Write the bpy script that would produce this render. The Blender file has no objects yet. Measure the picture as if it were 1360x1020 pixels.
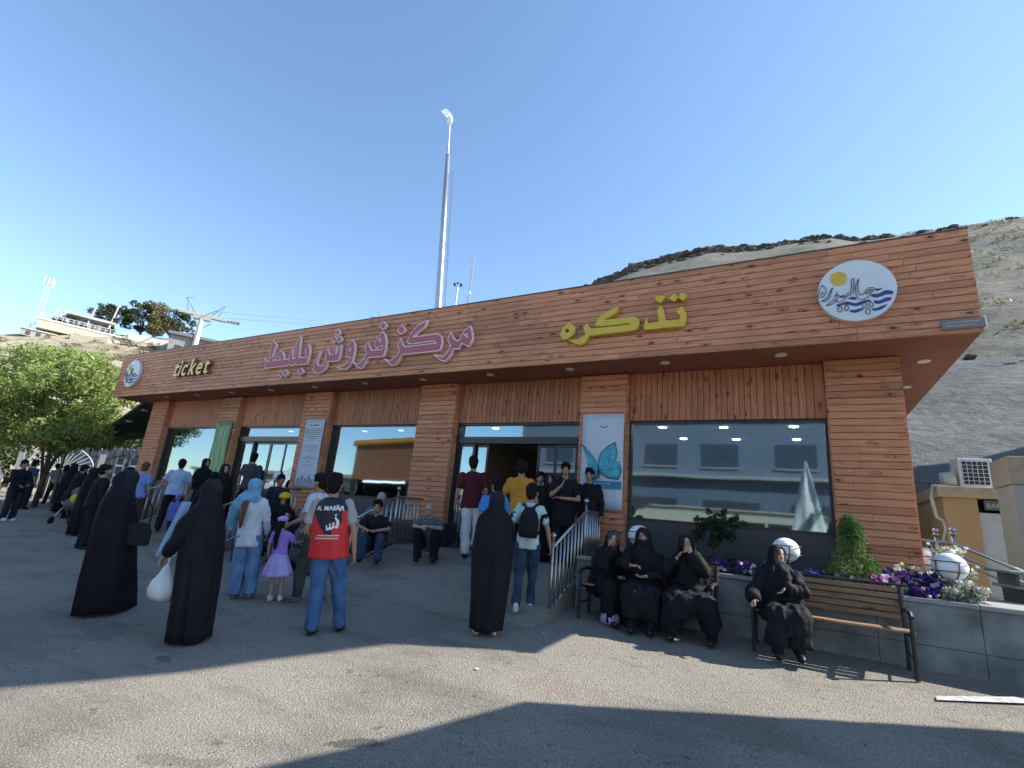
import bpy, bmesh, math, random
import numpy as np
from mathutils import Vector, Matrix, noise
from mathutils.bvhtree import BVHTree
R = math.radians
rnd = random.Random(7)
S = bpy.context.scene
COL = S.collection
# ------------------------------------------------------------------ camera, sky, sun, exposure
cam_d = bpy.data.cameras.new('camera'); cam = bpy.data.objects.new('camera', cam_d); COL.objects.link(cam)
S.camera = cam
cam_d.sensor_width = 36.0; cam_d.lens = 661.93 / 1360 * 36; cam_d.clip_start = .05; cam_d.clip_end = 3000
pit, rol, yaw = .2586826, .0889267, -.5202733
fw = Vector((math.sin(yaw), math.cos(yaw), 0)); rt = Vector((math.cos(yaw), -math.sin(yaw), 0)); up = Vector((0, 0, 1))
f2 = fw * math.cos(pit) + up * math.sin(pit); u2 = up * math.cos(pit) - fw * math.sin(pit)
r3 = rt * math.cos(rol) + u2 * math.sin(rol); u3 = u2 * math.cos(rol) - rt * math.sin(rol)
cam.matrix_world = Matrix(((r3.x, u3.x, -f2.x, 0), (r3.y, u3.y, -f2.y, 0), (r3.z, u3.z, -f2.z, 1.6), (0, 0, 0, 1)))
SUN_AZ = math.atan2(.884, .468)          # clockwise from +Y towards +X
SUN_EL = R(38)
w = bpy.data.worlds.new('World'); S.world = w; w.use_nodes = True
wn = w.node_tree; bg = wn.nodes['Background']
sky = wn.nodes.new('ShaderNodeTexSky'); sky.sky_type = 'NISHITA'; sky.sun_disc = False
sky.sun_elevation = SUN_EL; sky.sun_rotation = SUN_AZ; sky.altitude = 1700; sky.air_density = 1.2; sky.dust_density = .5; sky.ozone_density = 1.0
tint = wn.nodes.new('ShaderNodeVectorMath'); tint.operation = 'MULTIPLY'; tint.inputs[1].default_value = (.93, 1.01, 1.05); wn.links.new(sky.outputs[0], tint.inputs[0]); wn.links.new(tint.outputs[0], bg.inputs[0]); bg.inputs[1].default_value = .145
sun_d = bpy.data.lights.new('sun', 'SUN'); sun = bpy.data.objects.new('sun', sun_d); COL.objects.link(sun)
sun_d.energy = 5.0; sun_d.angle = R(.53); sun_d.color = (1, .93, .82)
sv = Vector((math.sin(SUN_AZ) * math.cos(SUN_EL), math.cos(SUN_AZ) * math.cos(SUN_EL), math.sin(SUN_EL)))
sun.rotation_mode = 'QUATERNION'; sun.rotation_quaternion = sv.to_track_quat('Z', 'Y')
S.view_settings.view_transform = 'Standard'; S.view_settings.look = 'None'; S.view_settings.gamma = 1
S.view_settings.use_curve_mapping = False; S.view_settings.exposure = 1.02
S.cycles.max_bounces = 8; S.cycles.transparent_max_bounces = 16

# ------------------------------------------------------------------ materials
MATS = {}
def newmat(name):
    m = bpy.data.materials.new(name); m.use_nodes = True
    nt = m.node_tree; b = nt.nodes['Principled BSDF']
    return m, nt, b
def N(nt, t, **k):
    n = nt.nodes.new(t)
    for a, v in k.items(): setattr(n, a, v)
    return n
def mix(nt, fac, a, b, blend='MIX'):
    n = N(nt, 'ShaderNodeMix', data_type='RGBA', blend_type=blend)
    for i, v in ((0, fac), (6, a), (7, b)):
        if isinstance(v, (int, float)): n.inputs[i].default_value = v
        elif isinstance(v, tuple): n.inputs[i].default_value = (*v[:3], 1)
        else: nt.links.new(v, n.inputs[i])
    return n.outputs[2]
def ramp(nt, src, stops):
    n = N(nt, 'ShaderNodeValToRGB'); e = n.color_ramp.elements
    while len(e) < len(stops): e.new(.5)
    for q, (p, c) in zip(e, stops):
        q.position = p; q.color = (*c, 1) if isinstance(c, tuple) else (c, c, c, 1)
    nt.links.new(src, n.inputs[0]); return n.outputs[0]
def noi(nt, vec, scale, det=3, rough=.55):
    n = N(nt, 'ShaderNodeTexNoise'); n.inputs['Scale'].default_value = scale; n.inputs['Detail'].default_value = det
    n.inputs['Roughness'].default_value = rough
    if vec is not None: nt.links.new(vec, n.inputs['Vector'])
    return n.outputs[0]
def bump(nt, b, h, strength, dist=.01):
    n = N(nt, 'ShaderNodeBump'); n.inputs['Strength'].default_value = strength; n.inputs['Distance'].default_value = dist
    nt.links.new(h, n.inputs['Height']); nt.links.new(n.outputs[0], b.inputs['Normal'])
def M(name, col, rough=.7, metal=0, var=.15, scale=8, bmp=0, bscale=60, spec=.5, coords='Object', emit=0, island=0):
    """colour with soft noise variation and optional fine relief"""
    if name in MATS: return MATS[name]
    m, nt, b = newmat(name); MATS[name] = m
    tc = N(nt, 'ShaderNodeTexCoord'); v = tc.outputs[coords]
    if coords == 'World': v = N(nt, 'ShaderNodeNewGeometry').outputs['Position']
    n = noi(nt, v, scale, 4)
    lo = tuple(max(0, c * (1 - var)) for c in col); hi = tuple(min(1, c * (1 + var)) for c in col)
    c = ramp(nt, n, [(.3, lo), (.7, hi)])
    if island:
        g = N(nt, 'ShaderNodeNewGeometry')
        r_ = ramp(nt, g.outputs['Random Per Island'], [(0, 1 - island), (1, 1 + island * .6)])
        c = mix(nt, 1.0, c, r_, 'MULTIPLY')
    nt.links.new(c, b.inputs['Base Color'])
    b.inputs['Roughness'].default_value = rough; b.inputs['Metallic'].default_value = metal
    b.inputs['Specular IOR Level'].default_value = spec
    if bmp: bump(nt, b, noi(nt, v, bscale, 3), bmp, .004)
    if emit:
        b.inputs['Emission Color'].default_value = (*col, 1); b.inputs['Emission Strength'].default_value = emit
    return m

def wood_mat(name, along, base=(.5, .208, .105), dark=(.08, .028, .018), light=(.61, .3, .165), rough=.55):
    """stained pine boards: grain stretched along the board, knots and arched dark figure, every board its own tone"""
    m, nt, b = newmat(name)
    g = N(nt, 'ShaderNodeNewGeometry'); oi = N(nt, 'ShaderNodeObjectInfo')
    off = N(nt, 'ShaderNodeMath', operation='ADD'); nt.links.new(g.outputs['Random Per Island'], off.inputs[0]); nt.links.new(oi.outputs['Random'], off.inputs[1])
    mul = N(nt, 'ShaderNodeMath', operation='MULTIPLY'); nt.links.new(off.outputs[0], mul.inputs[0]); mul.inputs[1].default_value = 37
    add = N(nt, 'ShaderNodeVectorMath', operation='ADD'); nt.links.new(g.outputs['Position'], add.inputs[0])
    cmb = N(nt, 'ShaderNodeCombineXYZ')
    for i in range(3): nt.links.new(mul.outputs[0], cmb.inputs[i])
    nt.links.new(cmb.outputs[0], add.inputs[1])
    def sc(x, z, y=None):
        q = N(nt, 'ShaderNodeVectorMath', operation='MULTIPLY'); nt.links.new(add.outputs[0], q.inputs[0])
        q.inputs[1].default_value = (x, y if y is not None else x, z); return q.outputs[0]
    if along == 'x': sg, sk = sc(1.2, 26), sc(3.4, 8.0)
    else: sg, sk = sc(26, 1.2), sc(8.0, 3.4)
    grain = noi(nt, sg, 2.2, 5, .65)
    vo = N(nt, 'ShaderNodeTexVoronoi', feature='F1'); vo.inputs['Scale'].default_value = 1.0; nt.links.new(sk, vo.inputs['Vector'])
    dist = N(nt, 'ShaderNodeMath', operation='ADD'); nt.links.new(vo.outputs['Distance'], dist.inputs[0])
    nn = noi(nt, sk, 3.0, 2); k = N(nt, 'ShaderNodeMath', operation='MULTIPLY'); nt.links.new(nn, k.inputs[0]); k.inputs[1].default_value = .35
    nt.links.new(k.outputs[0], dist.inputs[1])
    knot = ramp(nt, dist.outputs[0], [(.0, 1.0), (.30, .95), (.345, .15), (.40, .1), (.43, .8), (.47, 0.0)])
    kc = N(nt, 'ShaderNodeSeparateColor'); nt.links.new(vo.outputs['Color'], kc.inputs[0])
    knot = mix(nt, 1.0, knot, ramp(nt, kc.outputs[0], [(.42, 0.0), (.46, 1.0)]), 'MULTIPLY')
    tone = ramp(nt, off.outputs[0], [(0, .72), (.35, 1.05), (.6, .86), (1, 1.15)])
    col = ramp(nt, grain, [(.28, tuple(c * .62 for c in base)), (.5, base), (.72, light)])
    col = mix(nt, 1.0, col, tone, 'MULTIPLY')
    col = mix(nt, knot, col, dark)
    big = ramp(nt, noi(nt, g.outputs['Position'], .7, 3), [(.3, .88), (.7, 1.1)])
    col = mix(nt, 1.0, col, big, 'MULTIPLY')
    nt.links.new(col, b.inputs['Base Color']); b.inputs['Roughness'].default_value = rough
    b.inputs['Specular IOR Level'].default_value = .35
    bump(nt, b, grain, .35, .003)
    MATS[name] = m; return m

def leaf_mat(name, c1, c2, trans=.35):
    m, nt, b = newmat(name); MATS[name] = m
    g = N(nt, 'ShaderNodeNewGeometry')
    col = ramp(nt, g.outputs['Random Per Island'], [(0, c1), (1, c2)])
    big = ramp(nt, noi(nt, g.outputs['Position'], 1.3, 2), [(.3, .75), (.7, 1.25)])
    col = mix(nt, 1.0, col, big, 'MULTIPLY')
    nt.links.new(col, b.inputs['Base Color']); b.inputs['Roughness'].default_value = .6; b.inputs['Specular IOR Level'].default_value = .25
    t = N(nt, 'ShaderNodeBsdfTranslucent'); nt.links.new(col, t.inputs[0])
    ms = N(nt, 'ShaderNodeMixShader'); ms.inputs[0].default_value = trans
    nt.links.new(b.outputs[0], ms.inputs[1]); nt.links.new(t.outputs[0], ms.inputs[2]); nt.links.new(ms.outputs[0], nt.nodes['Material Output'].inputs[0])
    return m

def glass_mat(name, tint=(.78, .84, .86), refl=.3):
    m, nt, b = newmat(name); MATS[name] = m; nt.nodes.remove(b)
    tr = N(nt, 'ShaderNodeBsdfTransparent'); tr.inputs[0].default_value = (*tint, 1)
    gl = N(nt, 'ShaderNodeBsdfGlossy'); gl.inputs['Roughness'].default_value = .03; gl.inputs['Color'].default_value = (.46, .6, .7, 1)
    lw = N(nt, 'ShaderNodeLayerWeight'); lw.inputs[0].default_value = .35
    mr = N(nt, 'ShaderNodeMapRange'); nt.links.new(lw.outputs['Fresnel'], mr.inputs[0]); mr.inputs[3].default_value = refl; mr.inputs[4].default_value = .95
    tc = N(nt, 'ShaderNodeNewGeometry'); bn = N(nt, 'ShaderNodeBump'); bn.inputs['Strength'].default_value = .05; bn.inputs['Distance'].default_value = .02
    nt.links.new(noi(nt, tc.outputs['Position'], .9, 2), bn.inputs['Height']); nt.links.new(bn.outputs[0], gl.inputs['Normal'])
    ms = N(nt, 'ShaderNodeMixShader'); nt.links.new(mr.outputs[0], ms.inputs[0]); nt.links.new(tr.outputs[0], ms.inputs[1]); nt.links.new(gl.outputs[0], ms.inputs[2])
    nt.links.new(ms.outputs[0], nt.nodes['Material Output'].inputs[0]); return m

# ------------------------------------------------------------------ mesh helpers
WORK = bpy.data.scenes.new('workbench')       # empty scene in which modifiers and curves are evaluated, removed at the end
def bake(o):
    WORK.collection.objects.link(o); vl = WORK.view_layers[0]; vl.update()
    return bpy.data.meshes.new_from_object(o.evaluated_get(vl.depsgraph))
def mesh_obj(name, verts, faces, mat=None, parent=None, smooth=False):
    me = bpy.data.meshes.new(name); me.from_pydata([tuple(v) for v in verts], [], faces)
    if smooth: me.shade_smooth()
    o = bpy.data.objects.new(name, me); COL.objects.link(o)
    if mat: me.materials.append(mat)
    if parent: o.parent = parent
    return o
class G:
    """collects shapes; .make() links them as one mesh object"""
    def __init__(s): s.v = []; s.f = []
    def add(s, v, f):
        n = len(s.v); s.v += [tuple(q) for q in v]; s.f += [tuple(i + n for i in q) for q in f]; return s
    def box(s, x0, x1, y0, y1, z0, z1):
        return s.add([(x0, y0, z0), (x1, y0, z0), (x1, y1, z0), (x0, y1, z0), (x0, y0, z1), (x1, y0, z1), (x1, y1, z1), (x0, y1, z1)],
                     [(0, 3, 2, 1), (4, 5, 6, 7), (0, 1, 5, 4), (1, 2, 6, 5), (2, 3, 7, 6), (3, 0, 4, 7)])
    def tube(s, pts, r, seg=8, cap=True):
        pts = [Vector(p) for p in pts]; rs = r if isinstance(r, (list, tuple)) else [r] * len(pts)
        V = []; prev = None
        for i, p in enumerate(pts):
            d = (pts[min(i + 1, len(pts) - 1)] - pts[max(i - 1, 0)]).normalized()
            a = d.orthogonal().normalized() if prev is None else (prev - d * prev.dot(d)).normalized()
            prev = a; b = d.cross(a)
            for k in range(seg):
                t = 2 * math.pi * k / seg; V.append(p + (a * math.cos(t) + b * math.sin(t)) * rs[i])
        F = []
        for i in range(len(pts) - 1):
            for k in range(seg):
                k2 = (k + 1) % seg; F.append((i * seg + k, i * seg + k2, (i + 1) * seg + k2, (i + 1) * seg + k))
        if cap: F.append(tuple(reversed(range(seg)))); F.append(tuple(range((len(pts) - 1) * seg, len(pts) * seg)))
        return s.add(V, F)
    def ell(s, c, r, seg=14, rings=9, rot=None):
        V = [];
        for i in range(rings + 1):
            th = math.pi * i / rings
            if i in (0, rings): V.append((0, 0, math.cos(th))); continue
            for k in range(seg):
                ph = 2 * math.pi * k / seg; V.append((math.sin(th) * math.cos(ph), math.sin(th) * math.sin(ph), math.cos(th)))
        F = []
        def idx(i, k): return 0 if i == 0 else (len(V) - 1 if i == rings else 1 + (i - 1) * seg + k % seg)
        for i in range(rings):
            for k in range(seg):
                q = [idx(i, k), idx(i + 1, k), idx(i + 1, k + 1), idx(i, k + 1)]
                u = []; [u.append(z) for z in q if z not in u]; F.append(tuple(u))
        c = Vector(c); out = []
        for v in V:
            p = Vector((v[0] * r[0], v[1] * r[1], v[2] * r[2]))
            if rot is not None: p = rot @ p
            out.append(c + p)
        return s.add(out, F)
    def rings(s, rr, seg=20):
        """closed loft: rr = list of rings, each a list of seg points"""
        V = [p for ring in rr for p in ring]; F = []
        for i in range(len(rr) - 1):
            for k in range(seg):
                k2 = (k + 1) % seg; F.append((i * seg + k, i * seg + k2, (i + 1) * seg + k2, (i + 1) * seg + k))
        F.append(tuple(reversed(range(seg)))); F.append(tuple(range((len(rr) - 1) * seg, len(rr) * seg)))
        return s.add(V, F)
    def lathe(s, prof, c=(0, 0, 0), seg=16):
        V = []; F = []
        for r, z in prof:
            for k in range(seg):
                t = 2 * math.pi * k / seg; V.append((c[0] + r * math.cos(t), c[1] + r * math.sin(t), c[2] + z))
        for i in range(len(prof) - 1):
            for k in range(seg):
                k2 = (k + 1) % seg; F.append((i * seg + k, i * seg + k2, (i + 1) * seg + k2, (i + 1) * seg + k))
        F.append(tuple(reversed(range(seg)))); F.append(tuple(range((len(prof) - 1) * seg, len(prof) * seg)))
        return s.add(V, F)
    def make(s, name, mat, parent=None, smooth=False, bevel=0):
        o = mesh_obj(name, s.v, s.f, mat, parent, smooth)
        if bevel:
            m = o.modifiers.new('b', 'BEVEL'); m.width = bevel; m.segments = 1; m.limit_method = 'ANGLE'; m.angle_limit = R(40)
        return o
def tag(o, label=None, cat=None, group=None, kind=None):
    if label: o['label'] = label
    if cat: o['category'] = cat
    if group: o['group'] = group
    if kind: o['kind'] = kind
    return o
def thing(name, label, cat, loc=(0, 0, 0), rz=0, group=None):
    o = bpy.data.objects.new(name, None); COL.objects.link(o); o.location = loc; o.rotation_euler = (0, 0, rz); o.empty_display_size = .2
    return tag(o, label, cat, group)
def dup(root, loc, rz, label, group=None):
    r = root.copy(); COL.objects.link(r); r.location = loc; r.rotation_euler = (0, 0, rz); r['label'] = label
    if group: r['group'] = group
    for ch in list(root.children):
        c = ch.copy(); COL.objects.link(c); c.parent = r
        for g2 in ch.children:
            d = g2.copy(); COL.objects.link(d); d.parent = c
    return r
def mirror_arrays(o): return o
def chaikin(r, n=2, closed=True):
    for _ in range(n):
        out = [] if closed else [r[0]]
        for i in range(len(r) if closed else len(r) - 1):
            a, b_ = r[i], r[(i + 1) % len(r)]; out += [(a[0] * .75 + b_[0] * .25, a[1] * .75 + b_[1] * .25), (a[0] * .25 + b_[0] * .75, a[1] * .25 + b_[1] * .75)]
        r = out if closed else out + [r[-1]]
    return r
def wind(polys):
    res = []
    for k, r in enumerate(polys):
        ar = sum(r[i][0] * r[(i + 1) % len(r)][1] - r[(i + 1) % len(r)][0] * r[i][1] for i in range(len(r)))
        res.append(r if (ar > 0) == (k == 0) else list(reversed(r)))
    return res
def poly_curve(name, polys, mat, parent, y, depth, offset=0, o_xz=(0, 0), flat=False):
    """2D filled outlines with holes, standing in the XZ plane, thickness towards -Y"""
    cu = bpy.data.curves.new(name, 'CURVE'); cu.dimensions = '2D'; cu.fill_mode = 'BOTH'; cu.extrude = depth / 2; cu.offset = offset
    for ring in polys:
        sp = cu.splines.new('POLY'); sp.points.add(len(ring) - 1)
        for q, (a, b_) in zip(sp.points, ring): q.co = (a, b_, 0, 1)
        sp.use_cyclic_u = True
    t = bpy.data.objects.new('tmp', cu)
    me = bake(t); bpy.data.objects.remove(t); bpy.data.curves.remove(cu)
    me.transform(Matrix.Translation((o_xz[0], y - depth / 2, o_xz[1])) @ Matrix.Rotation(R(90), 4, 'X'))
    me.materials.clear(); me.materials.append(mat); me.name = name
    o = bpy.data.objects.new(name, me); COL.objects.link(o); o.parent = parent
    return o
def text_mesh(body, size=1.0, depth=0.0, shear=0, bold=0, xscale=1.0, align='LEFT'):
    cu = bpy.data.curves.new('t', 'FONT'); cu.body = body; cu.size = size; cu.extrude = depth / 2; cu.shear = shear; cu.offset = bold; cu.align_x = align
    cu.resolution_u = 3
    t = bpy.data.objects.new('tmp', cu)
    me = bake(t); bpy.data.objects.remove(t); bpy.data.curves.remove(cu)
    me.transform(Matrix.Diagonal((xscale, 1, 1, 1))); return me
def text_obj(name, body, loc, size, mat, parent=None, depth=.01, shear=0, bold=0, xscale=1, rz=0, align='LEFT'):
    me = text_mesh(body, size, depth, shear, bold, xscale, align); me.materials.clear(); me.materials.append(mat); me.name = name
    o = bpy.data.objects.new(name, me); COL.objects.link(o)
    o.rotation_euler = (R(90), 0, rz); o.location = loc
    if parent: o.parent = parent
    return o
# height of the sloping plaza
def g0(x, y): return .08 * min(max(0, y - 3), 5.5)
RAMPS = [(-7.0, -2.95), (-15.0, -10.9)]
def g(x, y):
    b = g0(x, y)
    for a, c in RAMPS:
        if a < x < c and y > 6.2: b = max(b, g0(x, 6.2) + (.86 - g0(x, 6.2)) * min(max((y - 6.2) / 1.85, 0), 1))
    return b
PINK=[[[[-12.24,5.104],[-12.116,5.034],[-12.023,5.024],[-12.019,5.094],[-12.05,5.232],[-12.117,5.497],[-12.044,5.614],[-11.878,5.469],[-11.926,5.371],[-11.957,5.251],[-11.959,5.116],[-11.848,5.188],[-11.665,5.291],[-11.579,5.266],[-11.488,5.159],[-11.45,5.037],[-11.246,5.021],[-11.259,5.127],[-11.186,5.292],[-11.159,5.264],[-11.148,5.131],[-11.108,5.03],[-10.994,5.021],[-11.025,5.252],[-11.06,5.466],[-10.987,5.631],[-10.956,5.602],[-10.936,5.454],[-10.872,5.044],[-10.568,5.026],[-10.666,5.247],[-10.605,5.384],[-10.541,5.313],[-10.484,5.141],[-10.502,4.951],[-10.509,4.85],[-10.943,4.849],[-11.002,4.924],[-11.007,4.847],[-11.146,4.847],[-11.2,4.9],[-11.234,4.857],[-12.033,4.842],[-12.136,4.853]],[[-11.903,5.042],[-11.736,5.146],[-11.654,5.132],[-11.564,5.032]]],[[[-11.474,4.743],[-11.353,4.651],[-11.404,4.55],[-11.534,4.629]]],[[[-11.286,4.75],[-11.164,4.671],[-11.242,4.547],[-11.348,4.644]]],[[[-10.69,4.761],[-10.591,4.666],[-10.687,4.565],[-10.798,4.667]]],[[[-9.384,5.239],[-9.448,5.151],[-9.477,5.021],[-9.532,5.026],[-9.532,5.119],[-9.535,5.219],[-9.578,5.176],[-9.624,5.073],[-9.627,5.014],[-9.729,5.025],[-9.784,5.1],[-9.835,5.192],[-9.895,5.069],[-9.831,4.93],[-9.809,4.809],[-9.869,4.763],[-9.995,4.753],[-10.109,4.797],[-10.157,4.888],[-10.081,5.112],[-10.157,5.01],[-10.232,4.84],[-10.223,4.691],[-10.172,4.621],[-10.057,4.571],[-9.949,4.58],[-9.822,4.651],[-9.758,4.752],[-9.756,4.851],[-9.408,4.848],[-9.377,4.934],[-9.367,5.052]]],[[[-9.601,5.685],[-9.519,5.601],[-9.572,5.512],[-9.662,5.582]]],[[[-9.657,5.507],[-9.581,5.418],[-9.641,5.319],[-9.726,5.405]]],[[[-9.496,5.493],[-9.402,5.414],[-9.482,5.304],[-9.565,5.41]]],[[[-9.031,5.34],[-8.951,5.251],[-8.893,5.09],[-8.901,4.961],[-8.916,4.808],[-8.971,4.684],[-9.065,4.611],[-9.213,4.621],[-9.356,4.672],[-9.201,4.713],[-9.045,4.779],[-8.983,4.877],[-8.99,4.923],[-9.064,4.897],[-9.138,4.954],[-9.176,5.062],[-9.157,5.178],[-9.082,5.303]],[[-9.076,5.164],[-9.018,5.113],[-9.033,5.056],[-9.088,5.094]]],[[[-8.076,5.441],[-8.008,5.38],[-7.942,5.222],[-7.92,5.02],[-7.943,4.861],[-7.971,4.845],[-8.41,4.851],[-8.475,4.74],[-8.533,4.631],[-8.599,4.598],[-8.718,4.65],[-8.879,4.77],[-8.713,4.701],[-8.642,4.752],[-8.528,4.832],[-8.481,4.955],[-8.56,5.077],[-8.535,5.164],[-8.498,5.218],[-8.426,5.116],[-8.349,5.017],[-8.005,5.013],[-8.002,5.077],[-8.04,5.108],[-8.173,5.061],[-8.245,5.099],[-8.275,5.191],[-8.236,5.289],[-8.149,5.408]],[[-8.152,5.306],[-8.076,5.248],[-8.105,5.194],[-8.176,5.245]]],[[[-8.103,5.695],[-7.998,5.609],[-8.096,5.502],[-8.212,5.607]]],[[[-6.805,5.575],[-7.051,5.492],[-7.201,5.34],[-7.294,5.151],[-7.257,5.089],[-7.128,5.068],[-6.57,5.085],[-6.478,5.021],[-7.344,5.009],[-7.42,5.075],[-7.506,5.218],[-7.561,5.071],[-7.489,4.964],[-7.508,4.857],[-7.714,4.713],[-7.873,4.761],[-7.654,4.609],[-7.552,4.612],[-7.467,4.709],[-7.403,4.844],[-6.403,4.845],[-6.351,4.88],[-6.33,5.017],[-6.371,5.172],[-6.474,5.227],[-7.163,5.225],[-7.037,5.333],[-6.878,5.42]]],[[[-7.533,5.547],[-7.409,5.437],[-7.507,5.334],[-7.641,5.441]]],[[[-5.644,5.312],[-5.594,5.18],[-5.559,5.021],[-5.63,4.864],[-5.818,4.959],[-5.868,4.841],[-6.015,4.854],[-6.075,4.719],[-6.169,4.591],[-6.313,4.631],[-6.476,4.756],[-6.253,4.695],[-6.132,4.802],[-6.08,4.915],[-6.181,5.073],[-6.124,5.216],[-6.023,5.067],[-5.913,5.007],[-5.855,5.07],[-5.786,5.22]],[[-5.708,5.163],[-5.685,5.069],[-5.78,5.141]]]]
YELLOW=[[[[-1.449,5.182],[-1.379,5.064],[-1.376,4.966],[-1.406,4.843],[-1.77,4.85],[-1.815,4.843],[-2.05,4.849],[-2.048,4.946],[-2.016,5.044],[-1.992,4.943],[-1.817,4.949],[-1.804,5.008],[-1.837,5.153],[-1.786,5.242],[-1.751,5.192],[-1.708,4.996],[-1.68,4.953],[-1.47,4.954],[-1.453,5.024],[-1.523,5.103]]],[[[-1.84,5.436],[-1.716,5.401],[-1.787,5.305],[-1.875,5.383]]],[[[-1.56,5.423],[-1.493,5.369],[-1.565,5.304],[-1.645,5.37]]],[[[-1.443,5.43],[-1.357,5.379],[-1.419,5.298],[-1.497,5.359]]],[[[-2.523,5.322],[-2.56,5.215],[-2.82,5.098],[-2.242,5.091],[-2.164,5.061],[-2.143,4.967],[-2.17,4.879],[-2.255,4.853],[-3.036,4.842],[-3.094,4.736],[-3.175,4.68],[-3.283,4.707],[-3.41,4.788],[-3.265,4.774],[-3.12,4.844],[-3.102,4.896],[-3.153,4.998],[-3.089,5.07],[-3.025,4.966],[-2.753,4.957],[-2.277,4.958],[-2.327,4.998],[-2.774,4.993],[-2.924,5.019],[-2.902,5.087],[-2.824,5.199],[-2.643,5.289]]],[[[-3.438,5.132],[-3.318,5.027],[-3.337,4.91],[-3.462,4.81],[-3.55,4.823],[-3.598,4.915],[-3.553,5.042]],[[-3.487,5.039],[-3.41,4.972],[-3.458,4.927],[-3.531,4.963]]]]
LOGO={"sun":[[-0.307,0.213],[-0.29,0.285],[-0.239,0.317],[-0.174,0.314],[-0.119,0.29],[-0.092,0.241],[-0.095,0.178],[-0.123,0.12],[-0.189,0.093],[-0.245,0.102],[-0.291,0.147]],"waves":[[[0.219,-0.006],[0.263,-0.021],[0.317,-0.009],[0.284,-0.037],[0.238,-0.05],[0.216,-0.036]],[[0.158,-0.099],[0.189,-0.088],[0.249,-0.097],[0.304,-0.065],[0.358,-0.05],[0.427,-0.084],[0.414,-0.128],[0.345,-0.114],[0.283,-0.137],[0.222,-0.151],[0.17,-0.131]],[[0.185,-0.184],[0.255,-0.204],[0.302,-0.175],[0.348,-0.159],[0.402,-0.175],[0.381,-0.211],[0.321,-0.223],[0.251,-0.253],[0.192,-0.235]],[[0.16,-0.306],[0.216,-0.31],[0.278,-0.282],[0.347,-0.261],[0.306,-0.31],[0.228,-0.35],[0.161,-0.341]],[[-0.204,-0.065],[-0.175,-0.055],[-0.135,-0.056],[-0.161,-0.078],[-0.201,-0.08]],[[-0.12,-0.115],[-0.067,-0.099],[-0.028,-0.097],[0.0,-0.15],[-0.047,-0.143],[-0.085,-0.13]],[[-0.265,-0.193],[-0.208,-0.185],[-0.126,-0.155],[-0.081,-0.179],[-0.02,-0.206],[0.052,-0.175],[0.145,-0.163],[0.151,-0.189],[0.056,-0.216],[-0.008,-0.253],[-0.062,-0.236],[-0.13,-0.201],[-0.194,-0.208],[-0.243,-0.227]],[[-0.109,-0.294],[-0.043,-0.305],[0.051,-0.282],[0.073,-0.3],[0.017,-0.333],[-0.047,-0.35],[-0.092,-0.331]]],"lines":[[[-0.407,0.138],[-0.364,0.094],[-0.361,0.019],[-0.402,-0.048],[-0.444,-0.058],[-0.463,-0.024],[-0.44,0.074],[-0.407,0.138]],[[-0.417,0.039],[-0.395,0.009],[-0.417,-0.015],[-0.442,0.0]],[[-0.279,0.076],[-0.3,0.01],[-0.33,-0.08],[-0.374,-0.121],[-0.444,-0.116],[-0.38,-0.094],[-0.326,-0.017],[-0.301,0.053],[-0.279,0.076]],[[-0.224,-0.001],[-0.242,-0.04],[-0.221,-0.085],[-0.261,-0.142],[-0.313,-0.182],[-0.391,-0.197],[-0.327,-0.154],[-0.275,-0.109],[-0.255,-0.049],[-0.224,-0.001]],[[-0.218,-0.044],[-0.178,-0.102],[-0.137,-0.076],[-0.11,-0.039],[-0.07,-0.034],[-0.052,0.056],[-0.057,0.141],[-0.017,0.202],[-0.022,0.083],[-0.039,-0.039],[-0.073,-0.065],[-0.121,-0.079],[-0.174,-0.154],[-0.219,-0.163],[-0.268,-0.12]],[[0.039,0.167],[0.003,0.1],[-0.01,-0.012],[-0.006,-0.126],[0.046,-0.154],[0.108,-0.143],[0.15,-0.098],[0.219,0.004],[0.144,0.013],[0.102,-0.029],[0.074,-0.087],[0.036,-0.081],[0.02,-0.038],[0.018,0.045],[0.039,0.167]],[[0.179,-0.021],[0.133,-0.024],[0.098,-0.08],[0.137,-0.075],[0.179,-0.021]],[[-0.21,-0.216],[-0.182,-0.266],[-0.214,-0.324],[-0.251,-0.278],[-0.21,-0.216]],[[-0.134,-0.206],[-0.102,-0.256],[-0.13,-0.314],[-0.166,-0.268],[-0.134,-0.206]],[[0.074,-0.188],[0.105,-0.238],[0.074,-0.29],[0.04,-0.245],[0.074,-0.188]],[[0.143,-0.188],[0.18,-0.248],[0.157,-0.3],[0.119,-0.245],[0.143,-0.188]],[[0.105,-0.284],[0.143,-0.334],[0.111,-0.4],[0.073,-0.355],[0.105,-0.284]]]}
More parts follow.
